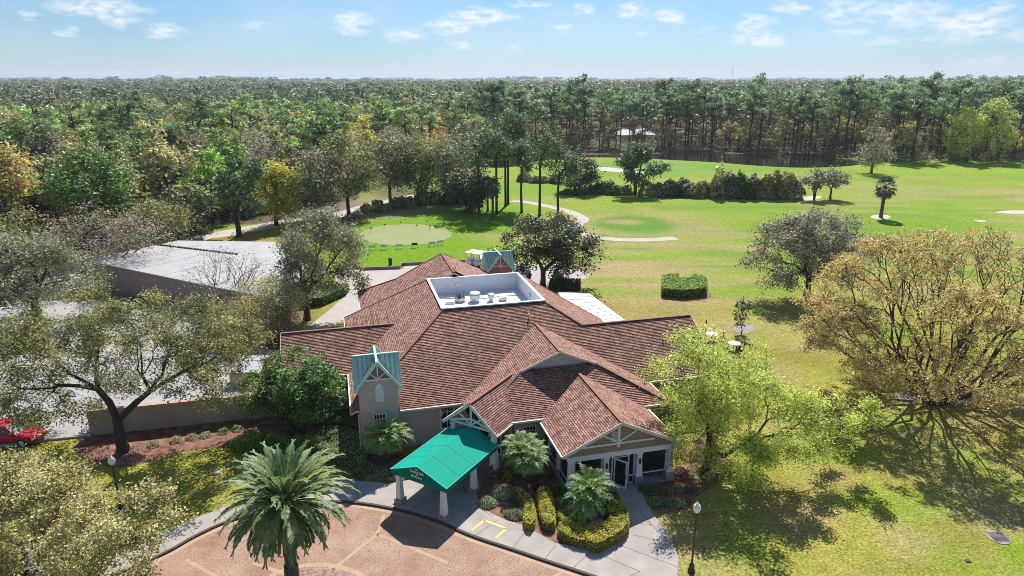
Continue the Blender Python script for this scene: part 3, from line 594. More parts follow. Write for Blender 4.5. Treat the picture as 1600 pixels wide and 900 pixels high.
# ------------------------------------------------------------------ shrubs and hedges
HI = {k: mat('hedge_wood_'+k, c, .95, .3, 4) for k, c in dict(d=(.03,.035,.015), g=(.07,.06,.03)).items()}
def hedge(name, label, poly, h, leaf, seed, dens=640, size=.07, cat='hedge', group=None, z0=0., inner='d', top=.0):
    """clipped hedge: woody core with leaves over the top and all sides"""
    rng = np.random.default_rng(seed); cx = sum(p[0] for p in poly)/len(poly); cy_ = sum(p[1] for p in poly)/len(poly); P = [(p[0]-cx, p[1]-cy_) for p in poly]
    t = thing(name, label, cat, (cx, cy_, z0), 0, group); a = np.array(P); n = len(P)
    area = .5*sum(P[i][0]*P[(i+1) % n][1]-P[(i+1) % n][0]*P[i][1] for i in range(n)); sg = 1 if area > 0 else -1
    core = MB(); ins = [(p[0]*.97, p[1]*.97) for p in P]; core.ext(ins, -.05, h-.07); core.build('stems', HI[inner], t)
    pts = []; nn = []
    mn, mx = a.min(0), a.max(0); m = int(abs(area)*dens*1.1); k = rng.uniform(mn, mx, (max(m*4, 50), 2))
    x, y = k[:, 0], k[:, 1]; ins_ = np.zeros(len(k), bool)
    for i in range(n):
        x0, y0 = P[i]; x1, y1 = P[(i+1) % n]; c = ((y0 > y) != (y1 > y)); xi = (x1-x0)*(y-y0)/(y1-y0 if y1 != y0 else 1e-9)+x0; ins_ ^= c & (x < xi)
    k = k[ins_][:m]; bump = .06*np.sin(k[:, 0]*7+seed)*np.cos(k[:, 1]*6)+rng.normal(size=len(k))*.03; pts.append(np.column_stack([k, h+bump-.02]))
    for i in range(n):
        p, q = a[i], a[(i+1) % n]; L = np.linalg.norm(q-p); m = int(L*h*dens); u = rng.uniform(0, 1, (m, 1)); w = np.array([(q-p)[1], -(q-p)[0]])/max(L, 1e-6)*sg
        z = rng.uniform(.02, 1, m)*h; b = p+(q-p)*u+w*(rng.normal(size=(m, 1))*.03+.01-.05*(np.abs(z[:, None]/h-.9) < .1)); pts.append(np.column_stack([b, z]))
    V, F = cards(rng, np.concatenate(pts), 1, size, .01, .7, flat=.4); nmesh('foliage', V, F, leaf, t); return t
def shrub(name, label, base, rx, ry, h, leaf, seed, dens=320, size=.08, cat='shrub', group=None, rz=0., lump=.18, spiky=False):
    """rounded bush: stems fanning out to a lumpy shell of leaves with some inside"""
    rng = np.random.default_rng(seed); t = thing(name, label, cat, base, rz, group); S = Segs(); ns = 14
    n = int(dens*2*(rx*ry*2+rx*h+ry*h)); u = rnd_unit(rng, n); u[:, 2] = np.abs(u[:, 2]); lm = np.zeros(n)
    for _ in range(9):
        c = rnd_unit(rng, 1)[0]; c[2] = abs(c[2]); lm += lump*np.exp(-((u-c)**2).sum(1)/.10)*rng.uniform(.3, 1)
    r = (.80+lm)*(1-np.abs(rng.normal(size=n))*.12); P = u*r[:, None]*np.array([rx, ry, h])
    for i in range(ns):
        q = P[rng.integers(0, n)]*.9; S.add(np.array([q[0]*.1, q[1]*.1, -.03]), q, .025, .008)
    segs_mesh('stems', S, M['bark'], t)
    if spiky: V, F = cards(rng, P, 1, size*2, .01, .22, .7)
    else: V, F = cards(rng, P, 1, size, .01, .65)
    nmesh('foliage', V, F, leaf, t); return t
# ------------------------------------------------------------------ clubhouse: local x runs along the front, local y away from the camera
AZ = R(75.5); BO = G(565, 700)
U = np.array([math.sin(AZ), math.cos(AZ)]); VV = np.array([-math.cos(AZ), math.sin(AZ)])
CA = R(30.5); CO = G(694, 812)      # entrance axis turned 45 degrees from the front
def c2b(x, y):  # entrance frame -> clubhouse frame
    w = np.array([CO[0]+x*math.cos(CA)+y*math.sin(CA)-BO[0], CO[1]-x*math.sin(CA)+y*math.cos(CA)-BO[1]]); return float(w@U), float(w@VV)
club = thing('clubhouse', 'sprawling beige clubhouse with brown shingle hip roofs, small green-roofed towers and a gabled porch', 'clubhouse', (BO[0], BO[1], 0), R(14.5))
def roof_face(b, pts, thick=.14, mi=0):
    P = [Vector(p) for p in pts]; n = Vector((0, 0, 0))
    for i in range(len(P)): n += (P[i]-P[0]).cross(P[(i+1) % len(P)]-P[0])
    n.normalize()
    if n.z < 0: P = P[::-1]; n = -n
    hz = Vector((0, 0, 1)).cross(n)
    hz = hz.normalized() if hz.length > 1e-4 else Vector((1, 0, 0)); sl_ = n.cross(hz)
    if mi == 0 and thick > .1:   # real overlapping courses: each one a thin wedge lying over the one below
        pl = [(p.dot(hz), p.dot(sl_)) for p in P]; d0 = P[0].dot(n); k = math.floor(min(q[1] for q in pl)/RH); top = max(q[1] for q in pl); ht = .027
        def clip(pp, s, keep):
            o = []
            for i in range(len(pp)):
                a, c = pp[i], pp[(i+1) % len(pp)]; ia = (a[1]-s)*keep >= 0; ic = (c[1]-s)*keep >= 0
                if ia: o.append(a)
                if ia != ic: t = (s-a[1])/(c[1]-a[1]); o.append((a[0]+(c[0]-a[0])*t, s))
            return o
        while k*RH < top:
            s0 = k*RH; q = clip(clip(pl, s0, 1), s0+RH, -1); k += 1
            if len(q) < 3 or max(v[1] for v in q)-min(v[1] for v in q) < 1e-3: continue
            b.face([hz*v[0]+sl_*v[1]+n*(d0+ht*(1-(v[1]-s0)/RH)) for v in q], 0, q)
            lo = [v for v in q if abs(v[1]-s0) < 1e-6]
            if len(lo) >= 2:
                x0_, x1_ = min(v[0] for v in lo), max(v[0] for v in lo)
                b.face([hz*x0_+sl_*s0+n*(d0-.004), hz*x1_+sl_*s0+n*(d0-.004), hz*x1_+sl_*s0+n*(d0+ht), hz*x0_+sl_*s0+n*(d0+ht)], 0, [(x0_, s0), (x1_, s0), (x1_, s0+.02), (x0_, s0+.02)])
    else: b.face(P, mi, [((p.dot(hz)), (p.dot(sl_))) for p in P])
    Q = [p-Vector((0, 0, thick)) for p in P]; b.face(Q[::-1], 1)
    for i in range(len(P)):
        j = (i+1) % len(P); b.face([Q[i], Q[j], P[j], P[i]], 1)
E_ = 3.2
rf = MB()
W1 = (6.95,6.55,7.5); W2 = (15.47,6.6,7.5); W3 = (15.5,15.2,7.5); W4 = (6.9,15.2,7.5); RW = (17.84,4.1,6.14); AP = (14.1,4.6,6.42)
roof_face(rf, [(2.74,-1.2,E_), (7.1,-1.2,E_), AP, (21.2,-1.2,E_), (27.3,-1.2,E_), (27.3,4.1,6.14), RW, W2, W1, (-.21,-.9,3.366), (2.74,-.9,3.366)])
roof_face(rf, [(-.5,-.9,E_), (-.21,-.9,3.366), W1, W4, (-.5,19.2,E_), (-.5,13.9,E_), (3.49,9.9,5.5), (-.5,5.9,E_)])
roof_face(rf, [W2, RW, (22.9,9.4,E_), (22.9,12.4,E_), W3])
roof_face(rf, [RW, (27.3,4.1,6.14), (27.3,9.4,E_), (22.9,9.4,E_)])
roof_face(rf, [W4, (8,19.4,E_), (-.5,19.2,E_)])
roof_face(rf, [W3, (22.9,12.4,E_), (18,19.5,E_)])
roof_face(rf, [(-5.5,5.9,E_), (-.5,5.9,E_), (3.49,9.9,5.5), (-5.5,9.9,5.5)])
roof_face(rf, [(-5.5,9.9,5.5), (3.49,9.9,5.5), (-.5,13.9,E_), (-5.5,13.9,E_)])
roof_face(rf, [(1.1,16.2,E_), (1.1,27.4,E_), (4.9,23.7,5.38), (9.5,22.8,8.0), (9.5,15.35,8.0), (5.5,16.2,5.72)])
roof_face(rf, [(9.5,15.35,8.0), (9.5,22.8,8.0), (17.1,27.6,E_), (17.9,15.35,E_)])
roof_face(rf, [(9.5,22.8,8.0), (4.9,23.7,5.38), (1.1,27.4,E_), (17.1,27.6,E_)])
# big cross gable with the half-hip below it
GP = (14.15,-1.45,6.45); GL = (11.33,-1.2,5.17); GR = (17,-1.2,5.15); HL = (7.1,-4.8,E_); HR = (21.2,-4.8,E_)
roof_face(rf, [AP, GP, GL, HL, (7.1,-1.2,E_)])
roof_face(rf, [AP, GP, GR, HR, (21.2,-1.2,E_)])
roof_face(rf, [(11.3,-1.05,5.12), (17.03,-1.05,5.12), HR, HL])
PZ = 4.85; PE = 3.05
roof_face(rf, [(15.5,-9.5,PZ), (15.4,-1.75,PZ), (12.0,-4.8,E_), (11.7,-4.95,PE), (11.7,-9.5,PE)])
roof_face(rf, [(15.5,-9.5,PZ), (15.4,-1.75,PZ), (19.1,-4.8,E_), (19.4,-4.95,PE), (19.4,-9.5,PE)])
def cb(x, y, z): a, b_ = c2b(x, y); return (a, b_, z)
roof_face(rf, [cb(-1.6,5.2,4.9), cb(-1.6,11.3,4.9), cb(-3.7,9.2,3.17), cb(-3.7,5.2,3.17)])
roof_face(rf, [cb(-1.6,5.2,4.9), cb(-1.6,11.3,4.9), cb(.45,9.0,3.17), cb(.45,5.2,3.17)])
roof = rf.build('roof', [M['shingle'], M['trim']], club)
capm = mat('ridge_caps', (.27,.125,.09), .85, .2, 3)   # ridge and hip cap shingles
for a, b_ in [((-.21,-.9,3.366),W1),(W2,RW),(RW,(27.3,4.1,6.14)),((-5.5,9.9,5.5),(3.49,9.9,5.5)),(AP,GP),(GR,HR),((15.5,-9.5,PZ),(15.4,-1.75,PZ)),(cb(-1.6,5.2,4.9),cb(-1.6,11.2,4.9)),((9.5,15.4,8.0),(9.5,22.8,8.0)),((9.5,22.8,8),(4.9,23.7,5.38)),((4.9,23.7,5.38),(1.1,27.4,E_)),((9.5,22.8,8),(17.1,27.6,E_)),(W4,(-.5,19.2,E_)),(W3,(22.9,12.4,E_))]:
    cp = MB(); cp.bar(Vector(a)+Vector((0,0,.035)), Vector(b_)+Vector((0,0,.035)), .22, .05); cp.build('ridge_cap', capm, roof)
def gut(*pp):
    for a, b_ in zip(pp, pp[1:]): gt = MB(); gt.bar(a, b_, .11, .12); gt.build('gutter', M['trim'], club)
gut((2.75,-1.26,E_-.05), (7.0,-1.26,E_-.05)); gut((21.3,-1.26,E_-.05), (27.3,-1.26,E_-.05)); gut((-.56,-.9,E_-.05), (-.56,5.9,E_-.05)); gut((-5.5,5.84,E_-.05), (-.55,5.84,E_-.05))
gut((-.56,13.9,E_-.05), (-.56,19.2,E_-.05)); gut((1.04,19.4,E_-.05), (1.04,27.4,E_-.05)); gut((12.1,-4.86,E_-.05), (9.6,-4.86,E_-.05)); gut((19.2,-4.86,E_-.05), (21.2,-4.86,E_-.05)); gut((21.26,-4.8,E_-.05), (21.26,-1.3,E_-.05))
gut((11.64,-9.5,PE-.05), (11.64,-5,PE-.05)); gut((19.46,-9.5,PE-.05), (19.46,-5,PE-.05)); gut(cb(.5,5.2,3.1), cb(.5,8.9,3.1)); gut(cb(-3.75,5.2,3.1), cb(-3.75,9.1,3.1)); gut((22.96,9.4,E_-.05), (22.96,12.4,E_-.05))
def rake(pp, d=.2, w=.05):
    rk = MB()
    for a, b_ in zip(pp, pp[1:]): rk.bar(Vector(a)-Vector((0,0,d/2-.03)), Vector(b_)-Vector((0,0,d/2-.03)), w, d)
    rk.build('rake_board', M['trim'], club)
rake([(11.66,-9.54,PE), (15.5,-9.54,PZ+.02), (19.44,-9.54,PE)]); rake([cb(-3.74,5.16,3.14), cb(-1.6,5.16,4.92), cb(.49,5.16,3.14)])
rake([(11.35,-1.24,5.17), (14.15,-1.49,6.47), (16.98,-1.24,5.15)], .14); rake([(27.34,-1.2,E_), (27.34,4.1,6.16), (27.34,9.4,E_)]); rake([(-5.54,5.9,E_), (-5.54,9.9,5.52), (-5.54,13.9,E_)])
# walls
wl = MB()
def wall(a, b_, z0=0., z1=3.12, t=.2):
    a = np.array(a, float); b_ = np.array(b_, float); d = (b_-a)/np.linalg.norm(b_-a); n = np.array([-d[1], d[0]])*t
    wl.hexa([(*a, z0), (*b_, z0), (*(b_+n), z0), (*(a+n), z0), (*a, z1), (*b_, z1), (*(b_+n), z1), (*(a+n), z1)])
wall((0,-.6), (7.3,-.6)); wall((0,6.45), (0,-.6)); wall((-5.1,6.45), (0,6.45)); wall((-5.1,13.4), (-5.1,6.45)); wall((0,19), (0,13.4)); wall((0,13.4), (-5.1,13.4)); wall((1.6,27), (1.6,19)); wall((17,27), (1.6,27)); wall((22.3,9), (22.3,12.3)); wall((22.3,12.3), (17.3,19)); wall((17.3,19), (17,27))
wall((20.7,-4.2), (20.7,-.6)); wall((20.7,-.6), (26.8,-.6)); wall((26.8,-.6), (26.8,9)); wall((26.8,9), (22.3,9)); wall((9.8,-4.2), (12.2,-4.2)); wall((19.1,-4.2), (20.7,-4.2))
p0 = c2b(-3.2,7.6); p1 = c2b(.2,7.6); wall((7.3,-.6), p0); wall(p1, (9.8,-4.2))
wl.face([(26.79,-.6,3.1), (26.79,4.1,5.75), (26.79,9,3.1)]); wl.face([(-5.09,6.45,3.1), (-5.09,9.9,5.1), (-5.09,13.4,3.1)])
wl.build('wall', M['stucco'], club)
ww = MB(); ww.box(20.69, 20.72, -4.2, -.62, 0, 3.1); ww.box(20.72, 26.8, -.63, -.605, 0, 3.1); ww.build('wall', M['stucco_warm'], club).data.materials[0] = M['stucco_warm']
# attic gable above the half-hip
g = MB(); g.face([(11.45,-.85,5.0), (16.9,-.85,5.0), (14.15,-.85,6.4)]); g.build('attic_gable', mat('attic_white', (.50,.49,.50), .7, .05, 2), club)
def window(x0, x1, z0, z1, y, tz=None, mull=1, trans=0, face=-1, parent=club, name='window', m=None):
    """white frame standing proud of the wall, dark glass set back in it; face -1 looks towards the camera"""
    b = MB(); w = .05; d0, d1 = (y-.05, y+.03)
    b.box(x0-w, x0+w*.6, d0, d1, z0-w, z1+w); b.box(x1-w*.6, x1+w, d0, d1, z0-w, z1+w); b.box(x0+w*.6, x1-w*.6, d0, d1, z1-w*.3, z1+w); b.box(x0+w*.6, x1-w*.6, d0-.03, d1, z0-w, z0+w*.3)
    for i in range(1, mull+1):
        xx = x0+(x1-x0)*i/(mull+1); b.box(xx-w/2, xx+w/2, d0+.006, d1, z0+w*.3, z1-w*.3)
    if tz:
        b.box(x0+w*.6, x1-w*.6, d0+.003, d1, tz-w/2, tz+w/2)
        for i in range(1, trans):
            xx = x0+(x1-x0)*i/trans; b.box(xx-w*.4, xx+w*.4, d0+.009, d1, tz+w/2, z1-w*.3)
    f = b.build(name, m or M['white'], parent); p = MB(); p.box(x0, x1, y-.012, y+.02, z0, z1); p.build('pane', M['glass'], f); return f
window(5.62,6.5,1.15,2.72,-.6, 2.38, 1, 4); window(10.7,11.55,1.15,2.42,-4.2, 2.08, 1, 4)
window(22.6,23.6,1.1,2.7,-.63, 2.3, 1, 4); window(25.0,26.0,1.1,2.7,-.63, 2.3, 1, 4)
window(19.5,20.3,1.0,2.5,-4.2, 2.15, 1, 3)
# recessed doorway behind the entrance gable
b = MB(); q0 = c2b(-3.2,7.62); q1 = c2b(.2,7.62); wl2 = MB(); a = np.array(q0); c_ = np.array(q1)
er = bpy.data.objects.new('entrance_recess', None)
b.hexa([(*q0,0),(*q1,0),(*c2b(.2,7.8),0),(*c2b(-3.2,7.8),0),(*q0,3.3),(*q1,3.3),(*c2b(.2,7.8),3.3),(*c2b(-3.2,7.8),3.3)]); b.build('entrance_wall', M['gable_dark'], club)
for k, xx in enumerate((-2.0, -1.05)):
    d = MB(); a0 = c2b(xx-.45,7.55); a1 = c2b(xx+.43,7.55); a2 = c2b(xx+.43,7.61); a3_ = c2b(xx-.45,7.61); d.hexa([(*a0,.12),(*a1,.12),(*a2,.12),(*a3_,.12),(*a0,2.3),(*a1,2.3),(*a2,2.3),(*a3_,2.3)])
    dd = d.build('entrance_door', M['white'], club); d = MB(); a0 = c2b(xx-.33,7.53); a1 = c2b(xx+.31,7.53); a2 = c2b(xx+.31,7.56); a3_ = c2b(xx-.33,7.56); d.hexa([(*a0,.35),(*a1,.35),(*a2,.35),(*a3_,.35),(*a0,2.15),(*a1,2.15),(*a2,2.15),(*a3_,2.15)]); d.build('pane', M['glass'], dd)
# exposed truss of the entrance gable
tr = MB()
def cbar(a, b_, w=.13, h=.13): tr.bar(cb(*a), cb(*b_), w, h)
cbar((-3.25,5.35,3.28), (.05,5.35,3.28)); cbar((-1.6,5.35,3.28), (-1.6,5.35,4.72)); cbar((-1.6,5.36,3.32), (-2.55,5.36,4.0), .1, .1); cbar((-1.6,5.36,3.32), (-.65,5.36,4.0), .1, .1); cbar((-3.3,5.37,3.33), (-1.6,5.37,3.75), .1, .12); cbar((.1,5.37,3.33), (-1.6,5.37,3.75), .1, .12)
tr.build('gable_truss', M['white'], club)
def column(b, x, y, z0, zs, z1, w0, w1, cap=True, st=None):
    """tapered square shaft on a stone pedestal; shaft in b, pedestal in st"""
    st.ring([(w0*1.25, z0), (w0*1.25, zs-.06), (w0*1.4, zs-.06), (w0*1.4, zs)], x, y, sq=True)
    b.ring([(w0, zs), (w1, z1-.12), (w1*1.35, z1-.12), (w1*1.35, z1)], x, y, sq=True)
for (x, y) in ((-3.05, 5.45), (.1, 5.45)):
    b = MB(); st = MB(); column(b, 0, 0, 0, .65, 3.15, .23, .15, st=st); u, v = c2b(x, y)
    o = b.build('column', M['white'], club, loc=(u, v, 0), bevel=.01); o.rotation_euler = (0, 0, -CA-R(14.5)); st.build('pedestal', M['stone'], o)
# ---- porch
for x in (12.45, 14.75, 17.0, 19.15):
    b = MB(); st = MB(); column(b, 0, 0, 0, .62 if x != 12.45 else .3, 2.32, .23, .155, st=st)
    o = b.build('column', M['white'], club, loc=(x, -8.95, 0), bevel=.01); st.build('pedestal', M['stone'], o)
for y in (-6.9, -5.0):
    b = MB(); st = MB(); column(b, 0, 0, 0, .62, 2.32, .2, .15, st=st); o = b.build('column', M['white'], club, loc=(12.4, y, 0), bevel=.01); st.build('pedestal', M['stone'], o)
b = MB(); b.box(12.2, 19.4, -9.12, -8.8, 2.32, 2.66); b.box(12.2, 12.5, -8.8, -4.4, 2.32, 2.66); b.box(19.1, 19.4, -8.8, -4.4, 2.32, 2.66); b.build('porch_beam', M['white'], club)
g = MB(); g.face([(12.2,-9.0,2.66), (19.4,-9.0,2.66), (19.4,-9.0,2.98), (15.5,-9.0,4.74), (12.2,-9.0,3.2)]); g.face([(12.2,-8.9,2.66), (12.2,-8.9,3.2), (15.5,-8.9,4.74), (19.4,-8.9,2.98), (19.4,-8.9,2.66)])
g.build('porch_gable', M['siding'], club)
s = MB()
for i in range(1, 13):
    z = 2.66+i*.16; hw0 = 15.5-(4.74-z)/.467; hw1 = 15.5+(4.74-z)/.452
    if z < 4.6: s.box(max(12.22, hw0+.05), min(19.38, hw1-.05), -9.015, -8.99, z-.012, z)
s.build('siding_boards', mat('siding_edge', (.22,.14,.09), .8, .1, 3), club)
tr = MB(); y = -9.06
tr.bar((13.1,y,3.22), (17.95,y,3.22), .13, .12); tr.bar((15.5,y-.01,2.95), (15.5,y-.01,4.66), .12, .16); tr.bar((15.5,y+.01,3.28), (14.3,y+.01,3.95), .1, .1); tr.bar((15.5,y+.01,3.28), (16.7,y+.01,3.95), .1, .1)
tr.build('gable_truss', M['white'], club)
v = MB(); v.box(14.98, 15.42, -9.05, -8.98, 3.32, 4.05)
for i in range(7): v.box(15.0, 15.4, -9.07, -9.05, 3.36+i*.1, 3.41+i*.1)
v.build('gable_vent', M['stucco'], club)
# glazing between the porch columns
def glaze(x0, x1, z0, z1, name='porch_window', y=-8.85, mull=0):
    return window(x0, x1, z0, z1, y, None, mull, name=name)
glaze(12.72, 14.5, .12, 2.28); glaze(17.25, 18.93, .72, 2.28); glaze(14.98, 15.22, .68, 2.25, 'side_light'); glaze(14.98, 15.22, .15, .6, 'side_light'); glaze(16.36, 16.72, .68, 2.25, 'side_light'); glaze(16.36, 16.72, .15, .6, 'side_light'); glaze(15.32, 16.26, 2.12, 2.27, 'door_transom')
dl = MB(); b = MB(); w = .09   # the leaf stands open towards the walk
hx, hy = 15.36, -8.9; ang = R(-52); L_ = .92
for x0, x1, z0, z1 in ((0, w, .13, 2.1), (L_-w, L_, .13, 2.1), (w, L_-w, 2.0, 2.1), (w, L_-w, .13, .33)): b.box(x0, x1, -.025, .025, z0, z1)
door = b.build('porch_door', M['white'], club, loc=(hx, hy, 0)); door.rotation_euler = (0, 0, ang); b = MB(); b.box(w, L_-w, -.008, .008, .33, 2.0); b.build('pane', M['glass'], door)
b = MB(); b.bar((L_-.05,-.07,.95), (L_-.05,-.07,1.2), .03); b.build('handle', M['lamp_black'], door)
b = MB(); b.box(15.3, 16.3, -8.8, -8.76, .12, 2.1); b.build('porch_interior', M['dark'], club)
for y0, y1 in ((-8.7, -7.15), (-6.65, -5.2)):   # glazed left side of the porch
    f = MB(); x = 12.36; f.box(x-.03, x+.03, y0, y1, 2.2, 2.3); f.box(x-.03, x+.03, y0, y1, .68, .76); f.box(x-.03, x+.03, y0, y1, .12, .2)
    for yy in (y0-.03, y1-.03): f.box(x-.035, x+.035, yy, yy+.06, .12, 2.3)
    fo = f.build('porch_window', M['white'], club); p = MB(); p.box(x-.01, x+.01, y0, y1, .2, 2.2); p.build('pane', M['glass'], fo)
b = MB(); b.box(19.14, 19.2, -8.7, -4.3, .1, 2.3); b.build('porch_side_glass', M['glass'], club)
b = MB(); b.box(12.2, 19.4, -9.2, -4.2, .0, .112); b.build('porch_floor', M['concrete'], club)
for x in (14.75, 17.0):
    b = MB(); b.box(-.06, .06, -.08, 0, -.16, .16); b.bar((0,-.1,.13), (0,-.02,.2), .04); o = b.build('wall_lantern', M['lamp_black'], club, loc=(x, -9.15, 1.75))
# ---- towers
def tower(cx, y0, S, wallm, loweave=False):
    """square tower with four equal gables under standing-seam metal; cx, y0 = front wall centre; S = half width"""
    ze, zr = 5.15, 6.86; yb = y0+2*S; yc = y0+S; o = .22
    b = MB(); b.box(cx-S, cx+S, y0, yb, 0, ze); 
    for (P) in ([(cx-S,y0,ze),(cx+S,y0,ze),(cx,y0,zr-.12)], [(cx-S,yb,ze),(cx,yb,zr-.12),(cx+S,yb,ze)], [(cx-S,y0,ze),(cx-S,yc,zr-.12),(cx-S,yb,ze)], [(cx+S,y0,ze),(cx+S,yb,ze),(cx+S,yc,zr-.12)]): b.face(P)
    w = b.build('tower_wall', wallm, club); t = MB(); sl_ = (zr-ze)/S; ee = ze-o*sl_
    for sx in (-1, 1):
        for sy in (-1, 1):
            xe = cx+sx*(S+o); ye = (y0-o) if sy < 0 else (yb+o); c0 = (cx, yc, zr)
            roof_face(t, [c0, (cx, ye, zr), (xe, ye, ee)], .05); roof_face(t, [c0, (xe, yc, zr), (xe, ye, ee)], .05)
    r = t.build('tower_roof', [M['copper'], M['copper_light']], club)
    e = MB()
    for ye in (y0-o-.02, yb+o+.02):
        for sx in (-1, 1): e.bar((cx, ye, zr+.03), (cx+sx*(S+o), ye, ee+.03), .07, .17)
    for xe in (cx-S-o-.02, cx+S+o+.02):
        for sy in (-1, 1): e.bar((xe, yc, zr+.03), (xe, yc+sy*(S+o), ee+.03), .07, .17)
    e.bar((cx, y0-o, zr+.04), (cx, yb+o, zr+.04), .16, .06); e.bar((cx-S-o, yc, zr+.045), (cx+S+o, yc, zr+.045), .16, .06); e.build('roof_edge', M['copper_light'], r)
    sm = MB()
    for sx in (-1, 1):
        for k in range(1, 5):
            f = k/5; xx = cx+sx*f*(S+o)
            zt = zr-(zr-ee)*f
            for sy in (-1, 1):   # seams run down both slopes of the cross ridge, between valley and eave
                ye = yc+sy*(f*(S+o)); ze_ = yc+sy*(S+o); sm.bar((xx, yc+sy*.02, zr+.02), (xx, ye, zt+.02), .03, .03)
                sm.bar((cx+sx*.02, yc+sy*f*(S+o), zr+.02), (cx+sx*f*(S+o), yc+sy*f*(S+o), zt+.02), .03, .03)
    sm.build('standing_seam', M['seam_dark'], r)
    g = MB(); y = y0-.03; g.face([(cx-S*.70,y+.005,5.62), (cx+S*.70,y+.005,5.62), (cx,y+.005,zr-.22)]); g.build('gable_panel', M['gable_dark'] if wallm is not M['stucco_pink'] else M['stucco_pink'], w)
    tb = MB(); y -= .03; tb.bar((cx-S*.72,y,5.60), (cx+S*.72,y,5.60), .06, .09); tb.bar((cx,y-.01,5.45), (cx,y-.01,6.62), .06, .08); tb.bar((cx,y-.015,5.62), (cx-.5,y-.015,6.08), .05, .07); tb.bar((cx,y-.015,5.62), (cx+.5,y-.015,6.08), .05, .07); tb.build('gable_truss', M['white'], w)
    return w
tw = tower(1.37, -1.02, 1.32, M['stucco'])
b = MB(); b.face([(1.15,-1.06,3.93), (1.72,-1.06,3.93), (1.72,-1.06,4.98), (1.435,-1.06,5.34), (1.15,-1.06,4.98)])
for i in range(13): b.box(1.18, 1.69, -1.085, -1.06, 3.98+i*.08, 4.02+i*.08)
b.build('louvre', M['white'], tw)
b = MB(); b.box(.02, 2.72, -1.06, -.98, 3.08, 3.13); b.build('string_course', M['stucco'], tw)
window(.96, 1.74, 1.72, 3.0, -1.02, 2.62, 1, 4, parent=tw)
b = MB(); b.tube([(-.05,-.9,3.1), (-.05,-1.05,2.9), (-.05,-1.08,.5), (-.12,-1.15,.3), (-1.0,-1.2,.25)], .045); b.build('downpipe', M['trim'], club)
tower(16.15, 25.0, 1.32, M['stucco_pink'])
# ---- sunken roof deck with parapet
b = MB(); x0, x1, y0, y1 = 6.95, 15.48, 6.57, 15.2; t = .16
b.box(x0, x1, y0, y0+t, 6.1, 7.62); b.box(x0, x1, y1-t, y1, 6.1, 7.62); b.box(x0, x0+t, y0+t, y1-t, 6.1, 7.62); b.box(x1-t, x1, y0+t, y1-t, 6.1, 7.62)
pp = b.build('parapet', M['parapet'], club)
b = MB(); t = .26; a, c_, d, e = x0-.04, x1+.04, y0-.04, y1+.04
b.box(a, c_, d, d+t, 7.622, 7.66); b.box(a, c_, e-t, e, 7.622, 7.66); b.box(a, a+t, d+t, e-t, 7.622, 7.66); b.box(c_-t, c_, d+t, e-t, 7.622, 7.66); b.build('coping', M['galv'], pp)
b = MB(); b.box(x0-.03, x1+.03, y0-.032, y0-.002, 7.35, 7.56); b.box(x0-.035, x0-.002, y0, y1, 7.35, 7.56); b.build('flashing', M['black'], pp)
b = MB(); b.box(x0+.17, x1-.17, y0+.17, y1-.17, 6.1, 6.16); b.build('roof_deck', M['membrane'], club)
b = MB(); b.ring([(.42,0),(.5,.1),(.55,.32),(.5,.36),(.44,.2),(.1,.2)], n=20); f = b.build('exhaust_fan', M['galv'], club, loc=(9.43,12.5,6.16)); tag(f, 'open white kitchen exhaust bowl with rusty hub')
b = MB(); b.ring([(.42,.22),(.36,.3),(.12,.32),(.12,.62),(.05,.7)], n=14)
for k in range(3): b.tube([(.1*math.cos(k*2.1),.1*math.sin(k*2.1),.34), (.34*math.cos(k*2.1),.34*math.sin(k*2.1),.42), (.4*math.cos(k*2.1),.4*math.sin(k*2.1),.6)], .035)
b.build('fan_hub', M['rust'], f)
b = MB(); b.ring([(.34,0),(.34,.18),(.46,.2),(.5,.62),(.42,.66),(.47,.7),(.47,.8),(.3,.86)], n=20); f = b.build('exhaust_fan', M['galv'], club, loc=(10.75,12.2,6.16)); tag(f, 'wide white drum exhaust fan')
b = MB(); b.ring([(.2,0),(.2,.3),(.28,.32),(.3,.5),(.22,.52),(.26,.56),(.26,.68),(.12,.72)], n=18); f = b.build('exhaust_fan', M['galv'], club, loc=(12.15,11.9,6.16)); tag(f, 'small white drum exhaust fan')
b = MB(); b.tube([(7.3,13.6,6.2),(9.0,13.4,6.2),(9.2,12.8,6.22)], .04); b.tube([(11.0,12.6,6.2),(13.4,12.9,6.2),(15.2,12.8,6.2)], .035); b.build('conduit', M['galv'], club)
b = MB(); b.box(12.9,13.5,11.6,12.1,6.16,6.5); b.box(13.0,13.4,11.55,11.6,6.22,6.44); b.build('condenser', M['galv'], club)
for p_, s_ in (((13.9,9.6),.9), ((8.9,10.4),1.1), ((11.6,13.6),.7)):
    b = MB(); b.ext([(p_[0]+s_*math.cos(k*.7)*(1+.25*math.sin(k*2.3)), p_[1]+.6*s_*math.sin(k*.7)) for k in range(9)], 6.161, 6.165); b.build('ponding_stain', mat('stain', (.50,.48,.44), .8, .12, 2), club)
b = MB(); b.box(-.42,.42,-.2,.2,0,.16); b.box(-.36,.36,-.15,.15,.16,.22); f = b.build('roof_hatch', M['membrane'], club, loc=(8.5,12.0,6.16))
for p in ((9.7,15.02,6.95), (15.28,10.5,6.9)):
    b = MB(); b.box(-.15,.15,-.1,.02,-.14,.14) if p[1] > 14 else b.box(-.1,.02,-.15,.15,-.14,.14); b.build('scupper', M['galv'], pp, loc=p)
for p in ((10.6,20,7.38), (9.9,17,7.8), (13.7,5.2,6.76), (24,2.2,5.1)):
    b = MB(); b.ring([(.05,-.1),(.05,.3),(.07,.3),(.07,.36)], n=8); b.build('vent_pipe', M['trim'], roof, loc=p)
